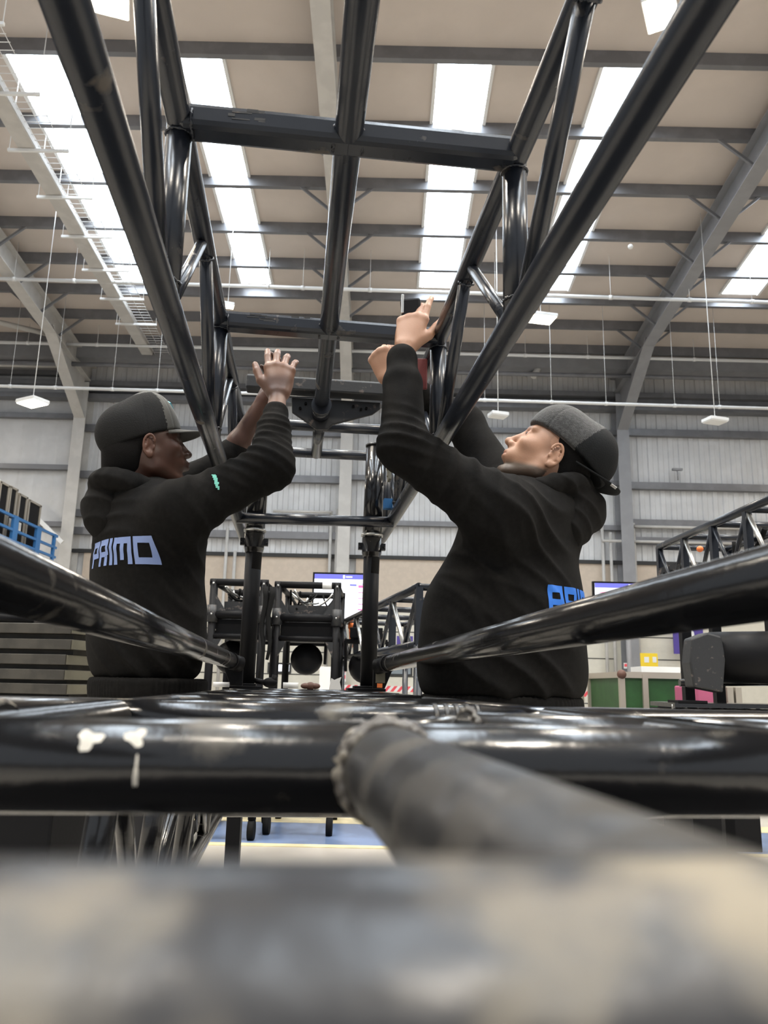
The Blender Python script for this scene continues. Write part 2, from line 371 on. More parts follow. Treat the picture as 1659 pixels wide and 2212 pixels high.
# cable tray dropping away on the left
pe=atY(318,765,20.5); zt=float(pe[2]); X1=float(pe[0]); 
def ontray(py,px): return atZ(px,py,zt)
pa=ontray(290,42)
e=empty('cable_tray',(pe+pa)/2,'long grey cable tray with hanger bars running away high on the left','cable tray')
da=_n(pe-pa); P0=pa-da*3; P1=pe
wdt=.29
m_=MB(); m_.beam(P0,P1,wdt,.05); m_.beam(P0+np.array([wdt/2,0,.06]),P1+np.array([wdt/2,0,.06]),.02,.14); m_.beam(P0+np.array([-wdt/2,0,.06]),P1+np.array([-wdt/2,0,.06]),.02,.14); m_.build('tray',M_steell,e)
L=np.linalg.norm(P1-P0)
for k in range(9):
    p=P0+(P1-P0)*((k+.5)/9); 
    m_=MB(); m_.beam(p+np.array([-.32,0,-.06]),p+np.array([.72,0,-.06]),.04,.05)
    for dx in(-.30,.70): m_.tube(p+np.array([dx,0,-.06]),(p[0]+dx,p[1],roofz(p[1])),.008,n=6)
    m_.build('hanger_bar',M_white,e)
m_=MB(); q0=P0+np.array([.42,0,0]); q1=P1+np.array([.42,0,0])
for dx in(-.2,0,.2): m_.tube(q0+np.array([dx,0,0]),q1+np.array([dx,0,0]),.006,n=6)
for k in range(80):
    p=q0+(q1-q0)*k/80; m_.tube(p+np.array([-.22,0,0]),p+np.array([.22,0,0]),.006,n=5)
m_.build('wire_basket',M_white,e)

# ================================================================ TRUSS AXES
_v=ray(633,1477); _v[2]=0; TT=_n(_v); UU=np.array([TT[1],-TT[0],0]); ZZ=np.array([0,0,1.0])
TAX=(UU,TT,ZZ)
def lerp3(a,b,t): return a*(1-t)+b*t
def Q(u,t,z): return EYE+UU*u+TT*t+ZZ*z
def weld(mb,p,q,r,k=1.0):      # rough bead of weld metal where a tube meets another
    p=np.array(p,float); d=_n(np.array(q,float)-p); a=_n(np.cross(d,(0.1,0.2,1))); b=np.cross(d,a); n=64; m=8; vs=[]
    for i in range(n):
        t=2*PI*i/n; o=a*math.cos(t)+b*math.sin(t); rr=.0042*k*(1+.15*math.sin(i*.9)+random.uniform(-.25,.25)); c=p+o*r+d*random.uniform(-.0015,.0015)
        for j in range(m): s=2*PI*j/m; vs.append(c+(o*math.cos(s)+d*math.sin(s))*rr)
    mb.add(vs,[(i*m+j,i*m+(j+1)%m,((i+1)%n)*m+(j+1)%m,((i+1)%n)*m+j) for i in range(n) for j in range(m)],True)
# ---------------------------------------------------------------- upper truss
TR=empty('overhead_truss',Q(.06,1.8,.66),'black welded box truss overhead whose chords run from both top corners into the centre','truss')
uL,uR,uC=-.258,.385,.058
zTL,zTR,zBL,zBR=1.022,1.01,.665,.68
TA,TB=.25,3.66
def part(mb,name,m=None,parent=None,bevel=0,**k): return mb.build(name,m or M_truss,parent or TR,bevel=bevel,**k)
part(MB().tube(Q(uL,TA,zBL),Q(uL,TB,zBL),.0255,n=32),'chord')
part(MB().tube(Q(uR,TA,zBR),Q(uR,TB,zBR),.0255,n=32),'chord')
part(MB().tube(Q(uL,TA,zTL),Q(uL,3.5,zTL),.0235,n=32),'chord')
part(MB().tube(Q(uR,TA,zTR),Q(uR,3.5,zTR),.0235,n=32),'chord')
part(MB().tube(Q(uC,TA,1.016),Q(uC,2.86,1.016),.027,n=32),'centre_beam')
part(MB().tube(Q(uC,2.95,1.01),Q(uC,3.44,1.015),.024,n=32),'centre_beam')
J=[.475,1.33,2.165,3.03]
for k,t in enumerate(J):
    for uu,zt,zb in((uL,zTL,zBL),(uR,zTR,zBR)):
        if k in(1,2,3):
            part(MB().tube(Q(uu,t,zt),Q(uu,t+.005,zb),.024 if k<3 else .02,n=24),'vertical_brace')
            m_=MB(); weld(m_,Q(uu,t,zb+.03),Q(uu,t,zt),.0245,.6); part(m_,'weld'); m_=MB(); weld(m_,Q(uu,t,zt-.026),Q(uu,t,zb),.0245,.6); part(m_,'weld')
        if k<3:
            tm=(t+J[k+1])/2
            if k: part(MB().tube(Q(uu,t+.04,zb),Q(uu,tm-.02,zt),.0125,n=18),'diagonal_brace')
            else: part(MB().tube(Q(uu,t+.04,zb),Q(uu,tm-.02,zt),.016,n=18),'diagonal_brace')
            part(MB().tube(Q(uu,tm+.03,zt),Q(uu,J[k+1]-.05,zb),.0165,n=18),'diagonal_brace')
            m_=MB(); weld(m_,Q(uu,tm+.03,zt-.02),Q(uu,J[k+1]-.05,zb),.018,.8); part(m_,'weld')
for t,dz in ((1.33,0),(2.165,0)):
    m_=MB(); m_.beam(Q(uL,t-.01,zTL-.002),Q(uR,t-.02,zTR-.002),.056,.05); part(m_,'crossbeam',bevel=.012)
    for uu in(uC-.028,uC+.028,uL+.026,uR-.026):
        m_=MB(); weld(m_,Q(uu,t-.015,1.014),Q(uu+.1,t-.015,1.014),.026,.6); part(m_,'weld')
# torn sticker residue on top edges of the crossbeams
for t,ua,ub in((1.33,-.18,.03),(2.165,-.17,.0),(1.33,.1,.33)):
    m_=MB()
    for i in range(14):
        uu=random.uniform(ua,ub); m_.box(Q(uu,t-.039,zTL-.006+random.uniform(-.004,.018)),random.uniform(.006,.02),.0015,random.uniform(.001,.004),TAX)
    part(m_,'torn_tape',M_chrome if t<2 and ua>0 else M_plate)
part(MB().tube(Q(uL,3.05,1.015),Q(uR,3.05,1.015),.021,n=24),'crossbeam')
part(MB().tube(Q(uL,3.45,1.02),Q(uR,3.45,1.02),.022,n=24),'crossbeam')
part(MB().tube(Q(uL,3.2,.655),Q(uR,3.2,.665),.022,n=24),'crossbeam')
for uu,zt,zb in((uL,zTL,zBL),(uR,zTR,zBR)):
    part(MB().tube(Q(uu,3.45,zt),Q(uu,3.45,zb),.02,n=24),'vertical_brace')
    part(MB().tube(Q(uu,3.07,zb),Q(uu,3.4,zt),.014,n=18),'diagonal_brace')
# end plates where the outer chords are pinned
for uu,zb in((uL+.03,zBL),(uR-.03,zBR)):
    m_=MB(); m_.prism([Q(uu,3.55,zb-.04),Q(uu,3.75,zb-.05),Q(uu,3.75,zb+.03),Q(uu,3.55,zb+.03)],UU*.012); part(m_,'end_plate',M_plate)
m_=MB(); m_.prism([Q(uR-.045,3.0,.80),Q(uR-.045,3.06,.80),Q(uR-.045,3.12,1.0),Q(uR-.045,3.06,1.0)],UU*.01)
for i in range(6): m_.tube(Q(uR-.05,3.04+.012*i,.82+.03*i),Q(uR-.03,3.04+.012*i,.82+.03*i),.004,n=8)
part(m_,'perforated_strip',M_woodl)
m_=MB(); m_.box(Q(uR-.03,3.15,.73),.018,.02,.02,TAX); part(m_,'clip',M_blue)
# plated hinge head (box beam with a hanging gusset that takes the centre beam)
HH=empty('hinge_plate',Q(uC,2.86,1.05),'heavy black plate with a pointed gusset where the centre beam of the truss ends','plate')
m_=MB(); m_.beam(Q(uL+.035,2.82,1.09),Q(uR-.085,2.82,1.09),.07,.05); part(m_,'box_beam',M_plate,HH,bevel=.006)
m_=MB(); m_.beam(Q(uL+.04,2.79,1.113),Q(uR-.09,2.79,1.113),.006,.005); part(m_,'torn_edge',M_woodl if 0 else M_chrome,HH)
pts=[(-.055,1.045),(.285,1.045),(.285,1.02),(.255,.995),(.105,.945),(.085,.925),(.045,.922),(.02,.940),(-.05,.985)]
m_=MB(); m_.prism([Q(a,2.85,b+.014) for a,b in pts],TT*.014); part(m_,'gusset',M_plate,HH,bevel=.004)
m_=MB()
for a,b in((.18,1.02),(.21,1.01),(.23,1.015),(.0,1.02),(-.02,1.0)): m_.tube(Q(a,2.838,b+.014),Q(a,2.85,b+.014),.005,n=10)
part(m_,'bolt_heads',M_rubber,HH)
m_=MB(); m_.tube(Q(uC,2.76,1.0),Q(uC,2.86,1.0),.034,n=28); m_.tube(Q(uC,2.75,1.0),Q(uC,2.77,1.0),.037,n=28); part(m_,'socket',M_truss,HH)
m_=MB(); m_.box(Q(uR-.075,2.78,1.05),.014,.02,.03,TAX); m_.tube(Q(uR-.10,2.78,1.03),Q(uR-.03,2.78,1.03),.012); part(m_,'clamp',M_matblack,HH)
# ---------------------------------------------------------------- posts standing on the lower truss
def post(px,ztop,label,tp=3.24,hinge=0):
    uu=(px-633)/1706*tp; 
    p=ray(px,1300); u0=float((p*(tp/float(p@TT)))@UU)
    e=empty('support_post',Q(u0,tp,-.02),label,'post','pair of black posts carrying the far end of the overhead truss')
    part(MB().tube(Q(u0,tp,.45),Q(u0+.004,tp,.66),.033,n=28),'lower_tube_top',M_matblack,e)
    part(MB().tube(Q(u0,tp,-.01),Q(u0,tp,.56),.033,n=28),'lower_tube',M_matblack,e)
    m_=MB(); m_.tube(Q(u0,tp,.60),Q(u0+.006,tp,ztop),.040,n=32); part(m_,'sleeve',M_tube,e)
    m_=MB(); m_.tube(Q(u0+.006,tp,ztop),Q(u0+.006,tp,ztop+.008),.043,n=32); part(m_,'cap',M_tube,e)
    m_=MB(); m_.tube(Q(u0,tp,.608),Q(u0,tp,.618),.046,n=32); part(m_,'collar_ring',M_chrome,e)
    m_=MB(); m_.tube(Q(u0,tp,.54),Q(u0,tp,.60),.041,n=32); m_.tube(Q(u0,tp,.52),Q(u0,tp,.54),.036,.041,n=32)
    for s in(-1,1): m_.box(Q(u0+s*.048,tp,.565),.009,.012,.014,TAX); m_.tube(Q(u0+s*.05,tp-.03,.565),Q(u0+s*.05,tp+.03,.565),.005,n=8)
    part(m_,'clamp_collar',M_tube,e)
    m_=MB(); m_.tube(Q(u0+.02,tp,.68),Q(u0+.075,tp,.68),.006,n=10); part(m_,'pin',M_tube,e)
    m_=MB(); m_.box(Q(u0-.01,tp,-.018),.075,.06,.006,TAX); m_.box(Q(u0-.01,tp,-.008),.05,.05,.005,TAX); part(m_,'foot_plate',M_matblack,e,bevel=.002)
    return u0
zc=1.015
uA=post(542,1.0,'black support post at the left, in front of the stacked truss carts')
uB=post(800,1.0,'black capped support post at the right, beside the bearded person')
# ---------------------------------------------------------------- lower longitudinal arms, pinned to the posts
def arm(u_,z_,t1,r,label,name='brace_arm',s=1,ub=0):
    e=empty(name,Q(u_,1.2,z_),label,'tube','pair of long black tubes running from the camera to the feet of the posts')
    part(MB().tube(Q(u_,.22,z_),Q(u_,t1-.06,z_),r,n=40),'tube',M_tube,e)
    part(MB().tube(Q(u_,t1-.10,z_),Q(u_,t1-.03,z_),r*1.12,n=32),'end_sleeve',M_matblack,e)
    m_=MB(); m_.tube(Q(u_,t1-.03,z_-.002),Q(ub,t1+.0,z_-.012),.030,n=28); m_.ell(Q(u_,t1-.03,z_),.032)
    part(m_,'knuckle',M_matblack,e)
    m_=MB(); 
    m_.prism([Q(ub-.075*s,t1+.01,z_+.005),Q(ub+.01*s,t1+.01,z_+.005),Q(ub+.012*s,t1+.01,-.012),Q(ub-.035*s,t1+.01,-.012)],TT*.03); part(m_,'fork',M_matblack,e,bevel=.003)
    return e
arm(-.238,.08,3.12,.0285,'long worn black tube from the left edge to the left post foot',s=1,ub=uA-.02)
e=arm(.358,.083,3.12,.0285,'long worn black tube from the right edge to the right post foot',s=-1,ub=uB+.02)
m_=MB(); m_.box(Q(uB+.035,3.115,.035),.018,.004,.025,TAX); m_.build('inspection_label',M_woodl,e)
m_=MB(); m_.box(Q(uB+.033,3.115,.0),.010,.004,.008,TAX); m_.build('orange_tag',M_orange,e)
# ---------------------------------------------------------------- lower truss the camera rests in
LT=empty('base_truss',Q(.05,1.8,-.5),'worn black truss lying flat across the bottom of the frame, carrying both posts','truss')
r0=.0255; zz=-.0458; ul,ur=-.205,.315
def lpart(mb,name,m=None,**k): return mb.build(name,m or M_tube,LT,**k)
lpart(MB().tube(Q(-1.2,.098,-.0455),Q(1.2,.098,-.0455),.0255,n=64),'near_cross_tube',M_near,label='blurred near tube with worn grey paint and painted-in warm reflection')
lpart(MB().tube(Q(-1.0,.468,zz),Q(1.3,.468,zz),r0,n=64),'cross_tube',M_tube)
for uu in(ul,ur): lpart(MB().tube(Q(uu,.47,zz-.001),Q(uu,3.5,zz-.001),r0*.98,n=36),'side_chord',M_tube)
for t in(.98,1.42,1.9,2.4,2.9,3.3): lpart(MB().tube(Q(-.62 if t<1 else ul,t,zz),Q(.72 if t<1 else ur,t,zz),r0*.98,n=36),'cross_tube',M_tube)
# diagonal lacing
pA=Q(.052,.462,zz); pB=Q(.068,.10,zz-.002)
lpart(MB().tube(pA,pB,.0245,n=56),'diagonal_tube',M_scuff)
m_=MB(); weld(m_,lerp3(pA,pB,.045),pB,.0252,1.1); weld(m_,lerp3(pA,pB,.062),pB,.0250,.8); lpart(m_,'weld_bead',M_rope)
lpart(MB().tube(Q(.03,.49,zz),Q(.27,.96,zz),.022,n=36),'diagonal_tube',M_tube)
m_=MB(); weld(m_,Q(.038,.505,zz),Q(.27,.96,zz),.0225,.7); lpart(m_,'weld_bead',M_rope)
lpart(MB().tube(Q(-.20,.60,zz+.004),Q(-.62,.72,zz+.004),.024,n=36),'diagonal_tube',M_tube)
m_=MB(); weld(m_,Q(-.205,.602,zz+.004),Q(-.62,.72,zz),.0245,.6); lpart(m_,'weld_bead',M_rope)
lpart(MB().tube(Q(.14,.66,zz+.002),Q(.75,.76,zz-.004),.024,n=36),'diagonal_tube',M_tube)
m_=MB(); weld(m_,Q(.145,.66,zz+.003),Q(.7,.76,zz),.0245,.7); lpart(m_,'weld_bead',M_rope)
for a,b,c,d in((ul,.98,uC,1.42),(uC,1.42,ur,1.9),(ur,1.9,uC,2.4),(uC,2.4,ul,2.9),(ul,2.9,uC,3.3)):
    lpart(MB().tube(Q(a,b,zz),Q(c,d,zz),.019,n=24),'diagonal_tube',M_tube)
# worn bright tape fitting on the second cross tube
m_=MB()
for i in range(5): m_.tube(Q(.17+.013*i,.98,zz),Q(.175+.013*i,.98,zz),.0262,n=24)
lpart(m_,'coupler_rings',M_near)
# bottom chords, verticals and floor stands
zb=-.43
for uu in(ul-.03,ur+.03):
    lpart(MB().tube(Q(uu,.5,zb),Q(uu,3.5,zb),.024,n=24),'bottom_chord',M_tube)
for t in(1.0,1.42,1.9,2.4,2.9,3.3):
    for uu in(ul,ur):
        s=.03 if uu>0 else -.03
        lpart(MB().tube(Q(uu,t,zz),Q(uu+s,t,zb),.018,n=18),'vertical_brace',M_tube)
for a,b in((1.0,1.42),(1.9,1.42),(1.9,2.4),(2.9,2.4)):
    for uu in(ul,ur): lpart(MB().tube(Q(uu,a,zz),Q(uu+(.03 if uu>0 else -.03),b,zb),.013,n=14),'diagonal_brace',M_tube)
for t in(2.9,3.3): lpart(MB().tube(Q(ul-.03,t,zb),Q(ur+.03,t,zb),.02,n=18),'bottom_cross_tube',M_tube)
# chipped paint on the front cross tube (follows the tube's curve)
def chip(uc,ang,wu,wa,seed,tc=.468,r=.0257,m=M_chip):
    rnd=random.Random(seed); n=22; rim=[]
    for i in range(n):
        a=2*PI*i/n; k=1+.30*math.sin(3*a+seed)+rnd.uniform(-.12,.12); rim.append((math.cos(a)*wu*k,math.sin(a)*wa*k))
    def pt(du,da):
        an=ang+da; return Q(uc+du,tc-math.cos(an)*r,zz+math.sin(an)*r)
    m_=MB(); vs=[pt(0,0)]+[pt(a*.5,b*.5) for a,b in rim]+[pt(a,b) for a,b in rim]
    fs=[(0,1+i,1+(i+1)%n) for i in range(n)]+[(1+i,1+n+i,1+n+(i+1)%n,1+(i+1)%n) for i in range(n)]
    m_.add(vs,fs,True); return m_
for px,ang,wu,wa,sd in((190,.62,.0060,.22,1),(290,.68,.0050,.20,5)):
    p=ray(px,1600); k=.445/float(p@TT); lpart(chip(float((p*k)@UU),ang,wu,wa,sd),'chipped_paint',M_chip,label='pale bare patch of chipped paint')
p=ray(294,1680); k=.445/float(p@TT); lpart(chip(float((p*k)@UU),-.05,.0012,.32,3),'paint_drip',M_chip,label='thin pale drip')
# castored stands under the base truss
for t,lab in((.45,'black castored stand under the near end of the base truss'),(1.8,'black castored stand under the middle of the base truss')):
    e=empty('truss_dolly',Q(.055,t,-.95),lab,'dolly')
    m_=MB(); m_.beam(Q(ul-.1,t,-.50),Q(ur+.1,t,-.50),.06,.05); m_.build('bearer',M_matblack,e)
    for uu in(ul-.03,ur+.03):
        m_=MB(); m_.beam(Q(uu,t,-.82),Q(uu,t,-.50),.05,.05,up=(0,1,0)); m_.build('leg',M_matblack,e)
        m_=MB(); m_.beam(Q(uu-.02,t-.2,-.83),Q(uu-.02,t+.2,-.83),.05,.04); m_.build('foot_bar',M_matblack,e)
        for s in(-.17,.17):
            m_=MB(); m_.tube(Q(uu-.035,t+s,-.895),Q(uu-.005,t+s,-.895),.05); m_.build('castor',M_rubber,e)
m_=MB(); m_.box(Q(.055,.15,-.475),.75,.95,.018,TAX); m_.build('added_dark_board',M_matblack,LT)  # unseen dark board added to darken reflections on the tube undersides
# bits lying on the far end of the base truss
def bit(px,t,z,label,cat,name,mb_fn,m):
    r=ray(px,1480); p=r*(t/float(r@TT)); u_=float(p@UU); m_=MB(); mb_fn(m_,u_,t,z); tag(m_.build(name,m),label,cat)
bit(478,3.1,-.018,'short white and blue taped tube end lying left of the left post foot','tube end','tube_offcut',lambda m_,u_,t,z:m_.tube(Q(u_-.03,t,z+.009),Q(u_+.03,t,z+.009),.009),M_white)
bit(628,3.2,-.018,'white and blue wrapped roll lying between the two posts','roll','tape_roll',lambda m_,u_,t,z:m_.tube(Q(u_-.03,t,z+.011),Q(u_+.03,t,z+.011),.011),M_white)
bit(660,3.3,-.018,'small brown rag lying behind the white roll','rag','rag',lambda m_,u_,t,z:[m_.ell(Q(u_+.02*i,t,z+.01),(.02,.02,.012+.004*(i%2))) for i in range(3)],M_brown)
bit(722,3.25,-.02,'crumpled white tissue against the right post foot','tissue','tissue',lambda m_,u_,t,z:m_.prism([Q(u_-.02,t,z),Q(u_+.03,t,z),Q(u_+.022,t,z+.03),Q(u_+.028,t,z+.05),Q(u_+.0,t,z+.038),Q(u_-.012,t,z+.045)],TT*.02),M_white)
bit(583,3.25,-.018,'black battery drill shaped tool lying beside the left post','tool','hand_tool',lambda m_,u_,t,z:(m_.ell(Q(u_,t,z+.02),(.03,.02,.02)),m_.tube(Q(u_-.02,t,z+.02),Q(u_-.065,t,z+.028),.01),m_.tube(Q(u_+.01,t,z+.01),Q(u_+.02,t,z+.05),.012)),M_matblack)

# ================================================================ PEOPLE (signed-distance sculpting, polygonised into one continuous surface)
class Field:
    def __init__(s,xs,ys,zs):
        s.x,s.y,s.z=[np.asarray(a,np.float32) for a in(xs,ys,zs)]
        s.V=np.full((len(s.x),len(s.y),len(s.z)),0.3,np.float32)
    def blk(s,lo,hi):
        sl=[]
        for a,l,h in zip((s.x,s.y,s.z),lo,hi):
            i=int(np.searchsorted(a,l)); j=int(np.searchsorted(a,h)); sl.append(slice(max(i-1,0),min(j+1,len(a))))
        X=s.x[sl[0]][:,None,None]; Y=s.y[sl[1]][None,:,None]; Z=s.z[sl[2]][None,None,:]
        return tuple(sl),X,Y,Z
    def put(s,sl,d,k,mode):
        A=s.V[sl]
        if A.size==0: return
        if mode=='u':
            if k>0:
                h=np.maximum(k-np.abs(A-d),0)/k; s.V[sl]=np.minimum(A,d)-h*h*k*.25
            else: s.V[sl]=np.minimum(A,d)
        elif mode=='s':
            d=-d; h=np.maximum(k-np.abs(A-d),0)/max(k,1e-6); s.V[sl]=np.maximum(A,d)+h*h*k*.25
    def cone(s,p,q,r1,r2,k=.01,mode='u',flat=None):
        p=np.asarray(p,float);q=np.asarray(q,float); m=max(r1,r2)+k+.03
        sl,X,Y,Z=s.blk(np.minimum(p,q)-m,np.maximum(p,q)+m); d=q-p; L=float(d@d)+1e-12
        ax,ay,az=X-p[0],Y-p[1],Z-p[2]
        t=np.clip((ax*d[0]+ay*d[1]+az*d[2])/L,0,1)
        ex,ey,ez=ax-d[0]*t,ay-d[1]*t,az-d[2]*t
        if flat is not None:      # (axis, factor): squash along axis
            n,f=flat; c=(ex*n[0]+ey*n[1]+ez*n[2])*(f-1)
            ex=ex+c*n[0];ey=ey+c*n[1];ez=ez+c*n[2]
        dist=np.sqrt(ex*ex+ey*ey+ez*ez)-(r1+(r2-r1)*t)
        s.put(sl,dist,k,mode); return s
    def ell(s,c,r,ax=None,k=.01,mode='u'):
        c=np.asarray(c,float); r=np.asarray(r,float); ax=np.eye(3) if ax is None else np.asarray(ax,float); m=float(r.max())+k+.03
        sl,X,Y,Z=s.blk(c-m,c+m); a=X-c[0];b=Y-c[1];e=Z-c[2]
        k0=0;k1=0
        for i in range(3):
            q=a*ax[i][0]+b*ax[i][1]+e*ax[i][2]; k0=k0+(q/r[i])**2; k1=k1+(q/r[i]**2)**2
        k0=np.sqrt(k0);k1=np.sqrt(k1)+1e-6
        s.put(sl,k0*(k0-1)/k1,k,mode); return s
    def half(s,c,n,k=.01):      # cut away the side the normal points to
        c=np.asarray(c,float);n=_n(n)
        X=s.x[:,None,None];Y=s.y[None,:,None];Z=s.z[None,None,:]
        d=(X-c[0])*n[0]+(Y-c[1])*n[1]+(Z-c[2])*n[2]
        h=np.maximum(k-np.abs(s.V-d),0)/k; s.V=(np.maximum(s.V,d)+h*h*k*.25).astype(np.float32); return s
    def mesh(s):
        V=s.V; I=V<0; nx,ny,nz=V.shape
        cs=np.zeros((nx-1,ny-1,nz-1),np.int8)
        for a in(0,1):
            for b in(0,1):
                for c in(0,1): cs+=I[a:nx-1+a,b:ny-1+b,c:nz-1+c]
        act=(cs>0)&(cs<8); idx=np.argwhere(act); N=len(idx)
        ids=np.full(act.shape,-1,np.int64); ids[act]=np.arange(N)
        acc=np.zeros((N,3));cnt=np.zeros(N)
        C={}
        for a in(0,1):
            for b in(0,1):
                for c in(0,1): C[(a,b,c)]=V[idx[:,0]+a,idx[:,1]+b,idx[:,2]+c]
        def pos(o): return np.stack([s.x[idx[:,0]+o[0]],s.y[idx[:,1]+o[1]],s.z[idx[:,2]+o[2]]],1).astype(float)
        for o in C:
            for ax in range(3):
                if o[ax]==0:
                    o2=list(o);o2[ax]=1;o2=tuple(o2); va,vb=C[o],C[o2]; mm=(va<0)!=(vb<0)
                    t=np.where(mm,va/np.where(mm,va-vb,1),0)[:,None]; pa,pb=pos(o),pos(o2)
                    acc+=np.where(mm[:,None],pa+(pb-pa)*t,0);cnt+=mm
        P=acc/cnt[:,None]
        F=[]
        for ax in range(3):
            sa=[slice(None)]*3;sb=[slice(None)]*3; sa[ax]=slice(0,-1);sb[ax]=slice(1,None)
            A=I[tuple(sa)];B=I[tuple(sb)]; e=np.argwhere(A!=B)
            o1,o2=[(1,2),(2,0),(0,1)][ax]
            ok=(e[:,o1]>0)&(e[:,o2]>0)&(e[:,o1]<V.shape[o1]-1)&(e[:,o2]<V.shape[o2]-1); e=e[ok]
            fl=A[tuple(e.T)]
            q=[]
            for d1,d2 in((-1,-1),(0,-1),(0,0),(-1,0)):
                g=e.copy(); g[:,o1]+=d1;g[:,o2]+=d2; q.append(ids[tuple(g.T)])
            q=np.stack(q,1); q[~fl]=q[~fl][:,::-1]; F.append(q)
        F=np.concatenate(F); F=F[(F>=0).all(1)]
        return P,F
def mk(name,P,F,m,parent,smooth=2,tone=None,**k):
    me=bpy.data.meshes.new(name); off=np.array(parent_world(parent)) if parent is not None else np.zeros(3)
    # light Laplacian smoothing
    n=len(P)
    for _ in range(smooth):
        S=np.zeros_like(P);c=np.zeros(n)
        for i in range(4):
            a=F[:,i];b=F[:,(i+1)%4]; np.add.at(S,a,P[b]);np.add.at(c,a,1); np.add.at(S,b,P[a]);np.add.at(c,b,1)
        P=P*.5+.5*S/np.maximum(c,1)[:,None]
    W=P-off
    me.vertices.add(n); me.vertices.foreach_set('co',W.ravel())
    me.loops.add(len(F)*4); me.loops.foreach_set('vertex_index',F.ravel().astype(np.int32))
    me.polygons.add(len(F)); me.polygons.foreach_set('loop_start',np.arange(0,len(F)*4,4,dtype=np.int32)); me.polygons.foreach_set('loop_total',np.full(len(F),4,np.int32))
    me.update(); me.validate(); me.polygons.foreach_set('use_smooth',[True]*len(me.polygons))
    if tone is not None:
        at=me.color_attributes.new('tone','FLOAT_COLOR','POINT'); c=tone(P); c=np.concatenate([c,np.ones((n,1))],1); at.data.foreach_set('color',c.astype(np.float32).ravel())
    me.materials.append(m); o=bpy.data.objects.new(name,me); COL.objects.link(o)
    if parent is not None: o.parent=parent
    o['_n']=0; del o['_n']
    return tag(o,**k)
def rng(a,b,s): return np.arange(a,b+s,s)
def frame_face(yaw,pitch,roll=0):       # axes: forward, left, up
    f=np.array([math.cos(yaw)*math.cos(pitch),math.sin(yaw)*math.cos(pitch),math.sin(pitch)])
    l=np.array([-math.sin(yaw),math.cos(yaw),0]); u=np.cross(f,l)
    l2=l*math.cos(roll)+u*math.sin(roll); u2=np.cross(f,l2); return np.array([f,l2,u2])
class Head:
    def __init__(s,c,ax,sc=1.0): s.c=np.array(c,float); s.ax=ax; s.s=sc
    def p(s,x,y,z): return s.c+(s.ax[0]*x+s.ax[1]*y+s.ax[2]*z)*s.s
    def loc(s,P): return ((P-s.c)@s.ax.T)/s.s
